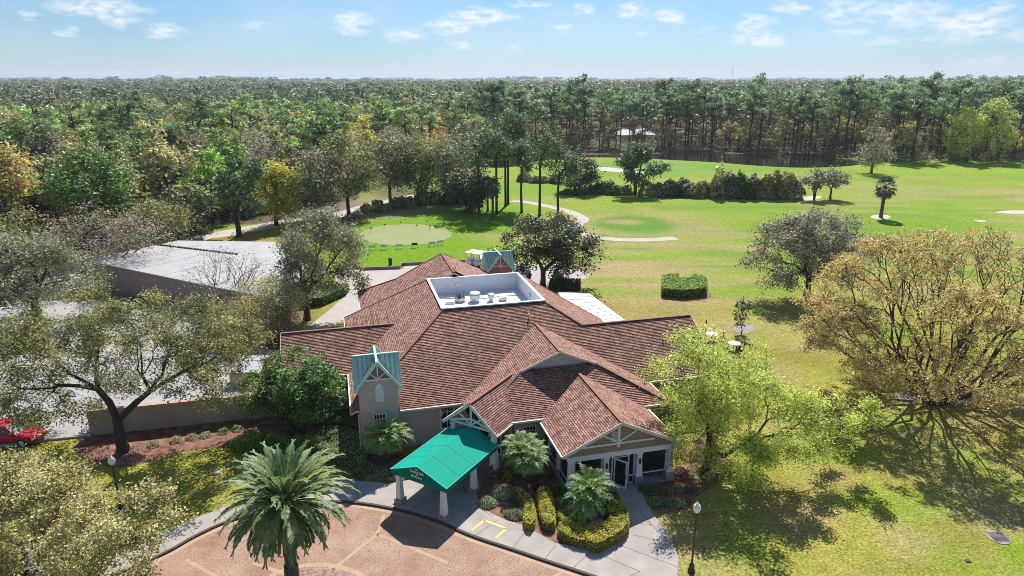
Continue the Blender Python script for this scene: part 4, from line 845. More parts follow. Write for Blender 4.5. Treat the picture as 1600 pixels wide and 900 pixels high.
# ------------------------------------------------------------------ green entrance canopy
can = thing('entrance_canopy', 'bright green canvas entrance canopy on tapered white columns with white lettering', 'canopy', (CO[0], CO[1], 0), -CA)
b = MB(); x0, x1, y0, y1, ze, zr, xr = -3.68, .48, -.3, 5.5, 2.42, 3.22, -1.6
b.face([(x0,y0,ze),(xr,y0,zr),(xr,y1,zr),(x0,y1,ze)][::-1]); b.face([(xr,y0,zr),(x1,y0,ze),(x1,y1,ze),(xr,y1,zr)][::-1])
b.face([(x0+.02,y0+.03,ze-.03),(xr,y0+.03,zr-.03),(xr,y1,zr-.03),(x0+.02,y1,ze-.03)]); b.face([(xr,y0+.03,zr-.03),(x1-.02,y0+.03,ze-.03),(x1-.02,y1,ze-.03),(xr,y1,zr-.03)])
top = b.build('canvas_roof', M['canvas'], can)
b = MB()
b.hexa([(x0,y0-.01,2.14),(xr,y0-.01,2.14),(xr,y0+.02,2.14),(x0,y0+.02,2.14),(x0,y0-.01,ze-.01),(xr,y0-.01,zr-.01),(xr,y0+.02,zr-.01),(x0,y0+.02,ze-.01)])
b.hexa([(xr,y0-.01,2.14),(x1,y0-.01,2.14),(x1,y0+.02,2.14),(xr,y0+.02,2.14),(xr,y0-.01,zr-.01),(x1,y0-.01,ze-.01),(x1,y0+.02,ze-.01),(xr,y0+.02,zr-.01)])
b.box(x0-.005, x0+.02, y0+.02, y1, 2.14, ze-.01); b.box(x1-.02, x1+.005, y0+.02, y1, 2.14, ze-.01); b.build('valance', mat('valance_canvas_shaded', (.0,.19,.14), .8, .05, 2, spec=.1), can)  # same fabric as the canvas roof, with its shade put into a darker green
b = MB(); 
for yy in (y0+.1, 2.6, y1-.1):
    b.bar((x0+.06,yy,ze-.07), (xr,yy,zr-.07), .05); b.bar((xr,yy,zr-.07), (x1-.06,yy,ze-.07), .05); b.bar((x0+.06,yy,2.2), (x1-.06,yy,2.2), .05)
b.bar((xr,y0,zr-.06), (xr,y1,zr-.06), .05); b.bar((x0+.05,y0,2.2), (x0+.05,y1,2.2), .05); b.bar((x1-.05,y0,2.2), (x1-.05,y1,2.2), .05); b.build('frame', M['galv'], can)
for yy in (1.15, 2.6, 4.05):
    b = MB(); b.bar((x0+.01,yy,ze+.006), (xr,yy,zr+.006), .05, .012); b.bar((xr,yy,zr+.006), (x1-.01,yy,ze+.006), .05, .012); b.build('seam', M['canvas_seam'], top)
b = MB(); b.bar((x0,y0-.01,ze+.01), (xr,y0-.01,zr+.01), .035); b.bar((xr,y0-.01,zr+.01), (x1,y0-.01,ze+.01), .035); b.bar((x1,y0,ze+.01), (x1,y1,ze+.01), .03); b.bar((x0,y0,ze+.01), (x0,y1,ze+.01), .03); b.build('piping', mat('piping', (.10,.62,.45), .7, .05, 3), top)
for (x, y) in ((0,0), (-3.3,0), (0,3.2), (-3.3,3.2)):
    b = MB(); st = MB(); st.ring([(.27,0),(.27,.34),(.29,.34),(.29,.38)], sq=True); b.ring([(.19,.38),(.125,2.06),(.15,2.06),(.15,2.14)], sq=True)
    o = b.build('column', M['white'], can, loc=(x,y,.0), bevel=.008); st.build('pedestal', M['stone'], o)
def text(body, size, loc, parent, m, sx=1.0):
    cu = bpy.data.curves.new('lettering', 'FONT'); cu.body = body; cu.size = size; cu.extrude = .006; cu.align_x = 'CENTER'; cu.align_y = 'CENTER'; cu.materials.append(m); cu.shear = .18; cu.offset = .003
    tmp = bpy.data.objects.new('lettering', cu); me = bpy.data.meshes.new_from_object(tmp); bpy.data.objects.remove(tmp); o = bpy.data.objects.new('lettering', me); C.objects.link(o); o.parent = parent; o.location = loc; o.rotation_euler = (PI/2, 0, 0); o.scale = (sx, 1, 1); return o
tm = mat('white_lettering', (.85,.85,.83), .6, .02, 2)
text('The', .14, (-1.68,y0-.02,3.0), can, tm); text('Country Club', .235, (-1.68,y0-.02,2.82), can, tm, .78); text('of', .14, (-1.68,y0-.02,2.66), can, tm); text('Mount Dora', .2, (-1.68,y0-.02,2.51), can, tm, .8)
# ------------------------------------------------------------------ palms and shrubs round the entrance
pinnate_palm('date_palm', 'large date palm with a huge drooping crown on the round island of the drive', (*G(458,925)[:2], .0), [(-.12,.1,5.05)], LF['datepalm'], 5, nf=140, L=3.05, nl=66, lw=.065, ll=.42, trunk_r=.34, droop=(1.0,1.8), els=(-1.4,1.42), dead=.15, fwd=.9)
pinnate_palm('pygmy_palm', 'clump of feathery pygmy palms against the small tower', (*G(606,722)[:2], 0), [(-.45,.1,1.75),(.5,.2,2.2),(.15,-.4,1.55)], LF['palm'], 7, nf=34, L=1.45, group=None)
pinnate_palm('pygmy_palm', 'pygmy palm clump between the green canopy and the porch', (*G(821,757)[:2], 0), [(-.35,0,2.0),(.35,.15,2.3),(.1,-.4,1.7)], LF['palm'], 8, nf=38, L=1.5)
pinnate_palm('pygmy_palm', 'pygmy palm in front of the porch windows among the golden hedges', (*G(920,805)[:2], 0), [(0,0,1.75),(.25,-.3,1.2)], LF['palm'], 9, nf=46, L=1.55)
pinnate_palm('pygmy_palm', 'tiny palm at the far left corner of the roof by the terrace', (*G(494,452)[:2], 0), [(0,0,.8)], LF['palm'], 10, nf=22, L=1.4, nl=14)
def PG(pts, n=4): return gp(pts, n)
hedge('clipped_hedge', 'narrow golden hedge strip nearest the canopy walk', PG([(806,777),(818,780),(832,795),(836,820),(829,833),(820,826),(819,803)],3), .55, LF['gold'], 1, inner='g', z0=.1)
hedge('clipped_hedge', 'straight golden hedge block to the left of the front palm', PG([(841,778),(856,776),(866,800),(866,828),(856,832),(847,824),(842,800)],3), .6, LF['gold'], 2, inner='g', z0=.1)
hedge('clipped_hedge', 'dull green hedge strip beside the front palm trunk', PG([(868,792),(880,790),(902,804),(912,822),(900,826),(884,812)],3), .5, LF['juniper'], 3, z0=.1)
hedge('clipped_hedge', 'middle curved golden hedge under the front palm', PG([(870,812),(885,812),(915,830),(925,842),(905,843),(878,828)],3), .55, LF['gold'], 4, inner='g', z0=.1)
hedge('clipped_hedge', 'short golden hedge along the walk edge', PG([(874,831),(890,832),(915,841),(916,857),(900,856),(876,845)],3), .55, LF['gold'], 5, inner='g', z0=.1)
hedge('clipped_hedge', 'big bright golden hedge curving round the corner of the walk', PG([(916,845),(935,838),(952,825),(948,808),(962,799),(976,806),(981,826),(975,842),(955,856),(935,866),(918,862)],3), .72, LF['gold'], 6, inner='g', z0=.1)
hedge('clipped_hedge', 'shaded green end of hedge beside the porch walk', PG([(948,784),(962,782),(970,800),(960,804),(948,800)],3), .6, LF['hedge'], 7, z0=.1)
shrub('liriope_clump', 'grey green spiky clump at the outer corner of the canopy bed', (*G(762,790)[:2], .1), .75, .6, .5, LF['sage'], 11, spiky=True)
shrub('liriope_clump', 'grey leafy mound behind the canopy bed corner', (*G(785,775)[:2], .1), .95, .8, .6, LF['sage'], 12, spiky=True)
shrub('liriope_clump', 'pale spiky mound at the sidewalk beside the yellow markings', (*G(808,808)[:2], .1), 1.0, .55, .5, LF['sage'], 13, spiky=True)
shrub('liriope_clump', 'dark green low mound in the middle of the canopy bed', (*G(812,785)[:2], .1), .8, .6, .55, LF['hedge'], 14)
shrub('bromeliad', 'bright red bromeliad under the palm between canopy and porch', (*G(843,768)[:2], .1), .42, .4, .5, LF['red'], 15, size=.12, spiky=True)
shrub('bromeliad', 'coppery red plant left of the canopy palm trunk', (*G(812,764)[:2], .1), .5, .42, .6, LF['copper'], 16, size=.12, spiky=True)
shrub('croton', 'yellow green croton bush by the canopy column', (*G(793,752)[:2], .1), .42, .42, .6, LF['gold'], 17)
shrub('bromeliad', 'scarlet bromeliad near the tower downpipe', (*G(530,675)[:2], 0), .4, .4, .7, LF['red'], 18, size=.13, spiky=True)
shrub('ginger_plant', 'reddish brown plants massed behind the juniper mound', (*G(508,678)[:2], 0), 1.3, .8, .6, LF['copper'], 19)
shrub('holly_shrub', 'dark green shrub right of the porch door under the window', (*G(1020,768)[:2], .0), 1.35, .55, .65, LF['hedge'], 20)
shrub('holly_shrub', 'dark shrub tucked left of the front porch column', (*G(872,772)[:2], .1), .7, .6, .75, LF['hedge'], 21)
shrub('holly_shrub', 'dark shrub between front palm and porch glass', (*G(893,782)[:2], .1), .9, .6, .6, LF['hedge'], 22)
shrub('juniper_mound', 'low rounded green mound by the door path', (*G(1022,786)[:2], 0), .55, .45, .4, LF['juniper'], 23)
shrub('juniper_mound', 'long low yellow green mound along the bed by the lamp', (*G(1050,788)[:2], 0), 1.1, .5, .5, LF['juniper'], 24)
shrub('dry_shrub', 'brown withered fern clump at the porch corner', (*G(1062,745)[:2], 0), .7, .6, .9, LF['copper'], 25)
shrub('dry_shrub', 'bare reddish shrub below the lime green oak', (*G(1078,712)[:2], 0), .9, .7, 1.2, LF['copper'], 26, dens=120)
shrub('dry_shrub', 'small brown clump beside the porch pedestal', (*G(1082,768)[:2], 0), .6, .5, .5, LF['copper'], 27)
hedge('juniper_bank', 'broad low juniper bank beside the tower, half in shade', PG([(488,700),(505,684),(535,680),(568,694),(572,718),(565,735),(530,728),(505,720)],3), .75, LF['juniper'], 28, dens=380)
shrub('rounded_shrub', 'clipped dark green shrub at the left end of the row', (*G(393,698)[:2], 0), 1.7, 1.3, 1.2, LF['deep'], 29, size=.1)
shrub('rounded_shrub', 'clipped bright green shrub in the middle of the row', (*G(436,704)[:2], 0), 1.7, 1.2, 1.25, LF['deep'], 30, size=.1)
shrub('rounded_shrub', 'leafy green shrub at the right end of the row', (*G(478,702)[:2], 0), 1.3, 1.0, 1.35, LF['deep'], 31, size=.1)
shrub('pale_shrub', 'pale grey rosette on the mulch below the rounded shrubs', (*G(405,712)[:2], 0), .4, .4, .35, LF['sage'], 32, spiky=True)
shrub('pale_shrub', 'second pale rosette nearer the date palm', (*G(424,718)[:2], 0), .45, .4, .35, LF['sage'], 33, spiky=True)
gr = 'low shrubs lining the walk left of the canopy'
for i, (px, py, s) in enumerate([(566,748,.5),(580,752,.5),(594,748,.55),(608,754,.5),(622,750,.5),(634,745,.5),(558,742,.4),(602,742,.45)]):
    shrub('border_shrub', 'low leafy shrub in the border row along the walk left of the canopy', (*G(px,py)[:2], 0), s, s*.8, .42, LF['sage'] if i in (4,5) else LF['juniper'] if i % 3 else LF['hedge'], 40+i, group=gr)
gr = 'small shrubs along the boundary wall'
for i, (px, py) in enumerate([(275,690),(300,685),(322,682),(350,676),(372,672),(240,697)]):
    shrub('border_shrub', 'small shrub on the mulch strip under the boundary wall', (*G(px,py)[:2], 0), .55, .45, .45, LF['juniper'] if i % 2 else LF['sage'], 60+i, group=gr, dens=180)
for grp, lb_, pts, lf, s in (
    ('ferns along the tower wall', 'fresh green fern on the mulch in front of the tower and wing walls', [(585,735),(630,712),(648,718),(662,705),(575,728),(590,745),(545,742),(560,738)], 'juniper', .42),
    ('dark leafy plants behind the juniper bank', 'leafy dark plant at the foot of the left wing wall', [(470,668),(492,668),(512,664),(545,672),(452,676)], 'deep', .6),
    ('small plants round the porch bed', 'small green plant on the mulch between the golden hedges and the porch', [(855,768),(862,785),(882,778),(900,778),(935,775),(845,758),(800,745),(790,742),(950,778)], 'juniper', .4),
    ('groundcover plants by the lime oak', 'low plant on the mulch under the lime green oak', [(1060,765),(1085,752),(1100,745),(1095,720),(1110,700),(1108,728),(1075,740),(1090,690),(1104,672)], 'juniper', .45)):
    for i, (px, py) in enumerate(pts): shrub('bedding_plant', lb_, (*G(px,py)[:2], .02), s*(1+.2*math.sin(i*3)), s, s*.8, LF[lf], 300+i+len(lb_), group=grp, dens=220)
def boulder(label, px, py, s, m, seed, z=0.):
    bm = bmesh.new(); bmesh.ops.create_icosphere(bm, subdivisions=3, radius=s); rng = np.random.default_rng(seed)
    ax = rnd_unit(rng, 9); 
    for v in bm.verts:
        n = np.array(v.co.normalized()); k = 1+sum(.10*math.copysign(min(1, abs(a@n*3)), a@n)*(.5 if i % 2 else -.4) for i, a in enumerate(ax))*.5; v.co = v.co*k; v.co.z *= .6
    me = bpy.data.meshes.new('boulder'); bm.to_mesh(me); bm.free(); me.materials.append(m); o = bpy.data.objects.new('boulder', me); C.objects.link(o); o.location = (*G(px,py)[:2], z+s*.2); tag(o, label, 'boulder')
boulder('flat pinkish boulder ringed by the big golden hedge', 932, 828, .62, M['boulder'], 1, .1); boulder('rough pink boulder in front of the coppery plant', 808, 770, .4, M['boulder'], 2, .1); boulder('small grey stone by the mulch near the boundary wall', 338, 740, .25, M['boulder_grey'], 3); boulder('reddish stone at the foot of the tower palms', 600, 742, .3, M['boulder'], 4)
# ------------------------------------------------------------------ trees near the clubhouse
tr_ = tree
b0 = (*G(193,705)[:2], 0)
tr_('live_oak', 'wide spreading live oak with thin olive foliage in front of the car park', 'tree', b0, env_px(b0, [(-30,215,480,690,1.5),(20,180,440,560,4),(320,425,490,600,2),(110,400,450,620,1),(260,430,510,645,0),(-60,120,530,635,-1),(160,330,450,560,3)]), 2.4, .36, LF['olive'], M['bark_dark'], 101, 1700, 36, .175, .28, .35, clump=210, csd=.085, split=(.3,.46))
b0 = (*G(60,955)[:2], 0)
tr_('live_oak', 'yellow green oak filling the lower left corner of the view', 'tree', b0, env_px(b0, [(-90,160,715,960,1.5),(90,268,745,930,0),(-120,40,690,820,2.5)]), 2.2, .3, LF['yellow'], M['bark_pale'], 102, 1500, 36, .155, .22, .35, clump=200, csd=.08)
b0 = (*G(1098,742)[:2], 0)
tr_('live_oak', 'lime green oak hanging over the right end of the roof', 'tree', b0, env_px(b0, [(1010,1180,515,680,.8),(1075,1250,545,760,0),(1150,1290,600,735,-.5),(1205,1310,600,690,.6),(1270,1372,605,722,.5),(1040,1130,560,740,-.4)]), 1.5, .27, LF['lime'], M['bark_dark'], 103, 1450, 34, .155, .24, .35, clump=150, csd=.10, lean=(.3,.2), split=(.34,.52))
b0 = (*G(1462,628)[:2], 0)
tr_('sycamore', 'large rounded tree with bronze spring leaves and many upright bare limbs', 'tree', b0, env_px(b0, [(1272,1668,360,625,.6)], depth=.9), 1.1, .52, LF['bronze'], M['bark'], 104, 2700, 34, .17, .20, .86, clump=360, csd=.06, rmin=.022, stems=13, split=(.42,.6), wob=.03, low=.95, gam=.45)
b0 = (*G(1260,466)[:2], 0)
tr_('live_oak', 'grey brown oak on the lawn beyond the bronze tree', 'tree', b0, env_px(b0, [(1172,1290,345,452,0),(1240,1362,338,450,0),(1215,1330,328,420,0)]), 2.4, .36, LF['greybrown'], M['bark_dark'], 105, 900, 30, .26, .42, .4, clump=130, csd=.12)
b0 = (*G(848,448)[:2], 0)
tr_('magnolia', 'glossy dark broad tree behind the roof beside the rear tower', 'tree', b0, env_px(b0, [(782,860,345,425,0),(838,932,350,432,0),(812,905,336,400,0)]), 2.0, .38, LF['magnolia'], M['bark'], 106, 360, 34, .36, .42, .5, clump=55, csd=.14)
b0 = (*G(480,500)[:2], 0)
tr_('live_oak', 'grey green drooping oak left of the rear roof', 'tree', b0, env_px(b0, [(418,500,350,470,0),(460,566,335,470,0),(440,545,325,420,0),(520,568,380,478,0)]), 2.4, .34, LF['grey'], M['bark'], 107, 800, 28, .24, .42, .45, clump=90, csd=.12, droop=.5)
b0 = (*G(352,492)[:2], 0)
tr_('bare_tree', 'pale nearly bare many-stemmed tree in front of the metal roof', 'tree', b0, env_px(b0, [(290,400,385,470,0),(380,470,400,470,0)]), 1.2, .3, LF['bare'], M['bark_pale'], 108, 330, 7, .18, .4, .5, stems=5, clump=80, csd=.13)
b0 = (*G(420,530)[:2], 0)
tr_('bare_tree', 'low straw coloured budding tree left of the wing roof', 'tree', b0, env_px(b0, [(372,480,430,525,0),(330,430,470,550,-1)]), 1.0, .2, LF['yellow'], M['bark_pale'], 109, 700, 24, .2, .34, .4, stems=3, clump=90, csd=.12)
b0 = (*G(455,672)[:2], 0)
tr_('evergreen_tree', 'dense round deep green tree in front of the left wing', 'tree', b0, env_px(b0, [(366,470,575,652,0),(430,540,558,655,0),(400,512,547,620,0)]), 1.0, .22, LF['darkdeep'], M['bark_dark'], 110, 640, 30, .21, .24, .6, clump=80, csd=.12)
b0 = (*G(1158,521)[:2], 0)
tr_('young_magnolia', 'small young dark tree alone on the lawn in a mulch circle', 'tree', b0, env_px(b0, [(1146,1172,466,512,0)]), .6, .05, LF['magnolia'], M['bark_dark'], 111, 60, 10, .22, .14, .6)
b0 = (*G(60,500)[:2], 0)
tr_('live_oak', 'grey green oak at the left edge beyond the car park', 'tree', b0, env_px(b0, [(-60,70,360,490,0),(10,150,375,470,0)]), 2.4, .4, LF['grey'], M['bark_dark'], 112, 700, 32, .27, .45, .45, clump=90, csd=.12)
b0 = (*G(170,440)[:2], 0)
tr_('bare_tree', 'pale leafless tree left of the metal roof', 'tree', b0, env_px(b0, [(85,190,320,420,0),(150,262,335,425,0)]), 2, .34, LF['bare'], M['bark_pale'], 113, 620, 9, .26, .5, .4, stems=4, clump=100, csd=.14)
b0 = (*G(245,400)[:2], 0)
tr_('oak_tree', 'mixed olive oak at the wood edge above the metal roof', 'tree', b0, env_px(b0, [(195,290,315,385,0)]), 2, .3, LF['olive'], M['bark_dark'], 114, 260, 26, .34, .55, .5, clump=50, csd=.14)
b0 = (*G(20,440)[:2], 0)
tr_('oak_tree', 'olive oak at the far left above the car park', 'tree', b0, env_px(b0, [(-70,90,335,430,0)]), 2, .35, LF['olive'], M['bark_dark'], 115, 320, 26, .34, .6, .5, clump=60, csd=.14)
def pine(name, label, base, env, H, seed, n=110, per=20, size=.6, leaf='pine', r=.24, group=None, spread=.42, clump=28):
    return tree(name, label, 'pine', base, env, H, r, LF[leaf], M['bark_dark'], seed, n, per, size, spread, .5, clump=clump, csd=.13, aspect=.32, split=(.4,.7), group=group)
def pine_px(name, label, bpx, boxes, seed, forkf=.62, **k):
    b = (*G(*bpx)[:2], 0); e = env_px(b, boxes); H = max(q[2] for q in e)*forkf; return pine(name, label, b, e, H, seed, **k)
pine_px('pine_tree', 'broad clumpy pine at the wood edge above the service road', (374,370), [(322,378,262,325),(360,425,250,335),(335,410,250,290)], 120, n=190, size=.75, r=.4, forkf=.45, spread=.5)
pine_px('pine_tree', 'round topped pine rising behind the reeds before the pond', (992,304), [(962,1010,235,290),(985,1038,240,290),(975,1020,223,262)], 121, n=200, size=.9, r=.4, forkf=.4, spread=.6)
pine_px('pine_tree', 'bright green pine standing above the oaks on the left', (512,300), [(482,540,183,230)], 122, n=130, size=1.0, leaf='hedge', r=.35, spread=.6)
for lb, bp, bx, sd in (('tall ragged pine at the left with a long bare trunk', (54,335), [(12,80,190,245)], 160), ('slender pine with a bare trunk left of the broad clumpy pine', (236,330), [(205,266,190,240)], 161), ('dark pine above the golden oak patch', (185,300), [(155,225,150,205)], 162), ('bare dead pine snag on the left skyline', (66,300), [(45,95,130,190)], 163), ('wide green pine crown near the middle of the left wood', (320,290), [(285,350,150,215)], 164)):
    pine_px('pine_tree', lb, bp, bx, sd, n=100 if sd != 163 else 60, per=18 if sd != 163 else 4, size=.95, r=.34, spread=.5, leaf='pine' if sd != 163 else 'bare', forkf=.6)
thin = [('tallest of the slim pines with a bare trunk beside the cart path', (843,337), [(824,876,196,262)]), ('slim pine nearest the bend of the cart path', (872,337), [(860,905,233,286)]), ('slim light green pine left of the tallest one', (815,332), [(800,833,222,268)]),
        ('leaning tall pine by the putting green lawn', (748,334), [(706,782,196,262)]), ('tall straight pine in the group of four behind the putting green', (790,322), [(765,820,168,228)]), ('second tall straight pine at the right of the group', (794,319), [(778,828,182,232)]),
        ('tall pine with a crown merging into the group by the sabal palm', (776,334), [(745,792,205,250)])]
for i, (lb, bp, bx) in enumerate(thin): pine_px('slim_pine', lb, bp, bx, 130+i, forkf=.8, n=90, per=16, size=.75, r=.26, spread=.6)
sabal('sabal_palm', 'lone cabbage palm on a sand circle on the fairway', G(1376,340), RAY(1376,292,G(1376,340)[1])[2], 19/PPM(126), 140)
sabal('sabal_palm', 'cabbage palm under the slim pines by the putting green', G(770,342), RAY(770,292,G(770,342)[1])[2], 16/PPM(124), 141); sabal('sabal_palm', 'second cabbage palm just left of the other under the pines', G(762,330), RAY(762,288,G(762,330)[1])[2], 14/PPM(134), 142)
for lb, bp, bx, sd in (('small twisted grey tree with two stems on the fairway', (1272,313), [(1256,1290,268,292)], 143), ('small twisted grey tree with hanging moss on the fairway', (1297,311), [(1286,1324,265,290)], 144)):
    b0 = (*G(*bp)[:2], 0); tree('scrub_oak', lb, 'tree', b0, env_px(b0, bx), 2.0, .22, LF['grey'], M['bark_dark'], sd, 90, 18, .5, .5, .5, stems=2 if sd == 143 else 1, clump=16, wob=.25)
b0 = (*G(1361,271)[:2], 0)
tree('cypress_tree', 'pale leafless conical cypress at the pond edge', 'tree', b0, [(0,0,5,4.8,4.8,3.5),(0,0,9,3,3,4),(0,0,13,1.4,1.4,4)], 1.5, .35, LF['bare'], M['bark_pale'], 145, 420, 5, .5, .5, .3, gam=.4)
for lb, bp, bx, sd, lf in (('lime green fresh-leaved tree in the pine wood, the left one', (1510,252), [(1484,1530,160,245)], 146, 'lime'), ('lime green fresh-leaved tree in the pine wood, the right one', (1558,252), [(1532,1582,158,240)], 147, 'lime'),
        ('golden yellow tree beside the broad clumpy pine', (432,352), [(400,465,262,340)], 148, 'gold'), ('yellow green oak by the service road clearing', (545,336), [(498,585,215,305)], 149, 'oakgreen'), ('tall grey green oak right of the clearing', (610,318), [(575,650,205,290)], 150, 'grey'),
        ('light olive tree left of the slim pines', (655,318), [(620,690,215,300)], 151, 'oakgreen'), ('dark oak behind the putting green', (715,318), [(680,752,215,312)], 152, 'grey'), ('grey oak left of the reeds by the pond', (905,300), [(880,930,246,296)], 153, 'magnolia'),
        ('grey green oak left of the clearing', (490,345), [(450,520,240,330)], 154, 'grey'), ('dark bushy oak over the service road', (270,372), [(215,330,300,365)], 155, 'magnolia'), ('rich green bushy tree above the pale leafless tree', (140,395), [(95,190,240,335)], 156, 'hedge'), ('golden tree at the left edge of the wood', (20,395), [(-25,34,240,310)], 158, 'bronze'), ('bushy dark oak by the sabal palms', (735,330), [(708,765,265,322)], 157, 'magnolia')):
    b0 = (*G(*bp)[:2], 0); e = env_px(b0, bx); tree('oak_tree', lb, 'tree', b0, e, e[0][2]*.45, .35, LF[lf], M['bark_dark'], sd, 240, 24, .55, .75, .5, clump=40, csd=.16)
# hedge row before the pond: each shrub its own
gr = 'shrubs of the hedgerow before the pond'
rng0 = np.random.default_rng(3)
rows = [(925,300,14,12),(942,302,16,22),(958,303,15,18),(1012,306,14,24),(1030,306,13,26),(1046,307,12,34),(1060,307,12,24),(1076,307,13,28),(1092,308,13,30),(1108,308,13,24),(1120,309,14,44),(1138,309,16,50),(1154,310,13,44),(1168,310,13,36),(1182,310,12,38),(1196,310,13,46),(1212,310,14,48),(1226,310,14,50),(1240,309,11,38),(905,304,12,10),(1249,303,8,14),(975,303,12,14),(890,303,12,8),(1066,300,12,26),(1130,302,14,40)]
lbs = {'grey': 'dull grey green shrub in the hedgerow before the pond', 'olive': 'olive shrub in the hedgerow before the pond', 'yellow': 'straw coloured shrub in the hedgerow before the pond', 'hedge': 'fresh green shrub in the hedgerow before the pond', 'magnolia': 'dark shrub in the hedgerow before the pond'}
for i, (px, py, w, h) in enumerate(rows):
    y = G(px,py)[1]; k = PPM(y); lf = ['grey','yellow','olive','yellow','grey','hedge','magnolia'][i % 7]
    if px < 960: lf = 'hedge'
    shrub('hedgerow_shrub', lbs[lf], (*G(px,py)[:2], 0), w*1.45/k, w*1.3/k, h/k*.95, LF[lf], 200+i, dens=16, size=.62, group=gr+(' ('+lf+')'), lump=.3)
gr = 'low reeds and scrub by the path clearing'
for i, (px, py, w, h, lf) in enumerate([(575,330,14,12,'yellow'),(600,330,16,14,'olive'),(620,326,14,20,'hedge'),(640,322,15,16,'grey'),(660,320,16,26,'deep'),(680,318,14,26,'hedge'),(700,318,15,22,'magnolia'),(722,316,15,24,'magnolia'),(560,338,12,8,'yellow'),(745,322,12,22,'magnolia'),(590,322,12,10,'grey'),(820,283,16,14,'grey'),(845,285,18,10,'hedge'),(870,286,14,14,'magnolia')]):
    k = PPM(G(px,py)[1]); shrub('scrub_bush', {'yellow':'straw coloured','olive':'olive','hedge':'fresh green','grey':'grey','deep':'bright green','magnolia':'dark'}[lf]+' scrub bush behind the putting green lawn', (*G(px,py)[:2], 0), w/k, w/k, h/k, LF[lf], 240+i, dens=40, size=.4, group=gr+(' ('+lf+')'), lump=.3)
# box hedges
def hedge_box(label, pts, h, leaf, seed, **k): return hedge('box_hedge', label, [G(*p)[:2] for p in pts], h, LF[leaf], seed, **k)
hedge_box('large clipped box hedge enclosure alone on the lawn', [(1034,464),(1068,467),(1102,463),(1104,447),(1084,440),(1080,446),(1058,447),(1060,440),(1034,442)], 1.15, 'box', 70, dens=170, size=.15)
hedge_box('long dark clipped hedge beside the terrace behind the magnolia', [(858,455),(905,455),(907,449),(860,449)], 1.2, 'magnolia', 71, dens=90, size=.16)
hedge_box('clipped green hedge by the path left of the rear roof', [(474,482),(505,478),(540,462),(546,455),(520,458),(498,468),(474,472)], 1.1, 'deep', 72, dens=100, size=.15)
# ------------------------------------------------------------------ things
def lamp(label, base, H=4.1, group=None):
    t = thing('street_lamp', label, 'lamp', base, 0, group); b = MB(); b.ring([(.20,0),(.20,.12),(.16,.18),(.13,.45),(.07,.55),(.055,.8),(.045,H-.62),(.07,H-.6),(.07,H-.55),(.12,H-.5),(.13,H-.46)], n=12); b.build('post', M['lamp_black'], t, smooth=False)
    b = MB(); b.ring([(.10,H-.46),(.17,H-.36),(.205,H-.22),(.19,H-.08),(.12,H+.02),(.07,H+.05)], n=16); g = b.build('globe', M['globe'], t, smooth=True); b = MB(); b.ring([(.075,H+.05),(.08,H+.08),(.05,H+.1),(.03,H+.13),(.045,H+.16),(.01,H+.22)], n=10); b.build('finial', M['globe'], g); return t
lamp('black lamp post with white acorn globe at the right edge of the walk', (*G(1080,893)[:2], 0))
lamp('black lamp post with white acorn globe on the shaded left lawn', (*G(190,800)[:2], 0), 3.7)
lamp('distant short lamp post with white globe beside the service road', (*G(316,378)[:2], 0), 2.6)
# boundary wall of the service yard
t = thing('boundary_wall', 'beige stucco boundary wall with a tiled coping left of the clubhouse', 'wall', (0,0,0)); wb = MB(); cb_ = MB()
wp = [G(143,680)[:2], G(385,654)[:2], (BO[0]+U[0]*-5.1+VV[0]*6.9, BO[1]+U[1]*-5.1+VV[1]*6.9)]
wb.bar((*wp[0],.95), (*wp[1],.95), .22, 1.9); wb.bar((*wp[1],.949), (*wp[2],.949), .218, 1.9); cb_.bar((*wp[0],1.95), (*wp[1],1.95), .34, .1); cb_.bar((*wp[1],1.948), (*wp[2],1.948), .34, .1)
wb.build('wall_panel', mat('wall_stucco', (.40,.31,.24), .9, .08, 1, bump=.2), t); cb_.build('coping', mat('coping_tile', (.50,.30,.20), .8, .1, 3), t)
# service building with the pale metal roof
A_ = G(135,407,3.4); B_ = G(278,376,3.4); C_ = G(430,378,3.4); D_ = G(478,412,3.4); F_ = G(452,470,3.4); E2 = G(342,450,3.4); 
t = thing('service_building', 'long low service building with a pale flat metal roof behind the trees on the left', 'building', (0,0,0))
b = MB(); outline = [A_[:2], B_[:2], C_[:2], D_[:2], F_[:2], E2[:2]]; b.ext(outline, 3.3, 3.42, 0)
b.build('roof', M['metal_roof'], t)
cxy = np.mean(outline, 0); ins = [tuple(np.array(p)*.97+cxy*.03) for p in outline]; b = MB(); b.ext(ins, 0, 3.3); b.build('wall', mat('brown_wall', (.30,.22,.18), .9, .12, 1), t)
b = MB(); m1 = (np.array(A_)*.25+np.array(B_)*.75); m2 = np.array(G(372,398,3.4)); b.bar((*m1[:2],3.46), (*m2[:2],3.46), .12, .08)
for k in range(26):
    f = (k+.5)/26; p = m1*(1-f)+m2*f; b.box(p[0]-.12, p[0]+.12, p[1]-.12, p[1]+.12, 3.43, 3.6)
b.build('ridge_vent', M['plastic_black'], t)
sm = MB()
for k in range(1, 40):
    if k % 8: continue
    f = k/40; p = np.array(A_[:2])*(1-f)+np.array(E2[:2])*f; q = np.array(B_[:2])*(1-f)+np.array(D_[:2])*f; sm.bar((*p,3.43), (*q,3.43), .035, .03)
sm.build('roof_seam', mat('seam', (.40,.40,.44), .5, .05, 1), t)
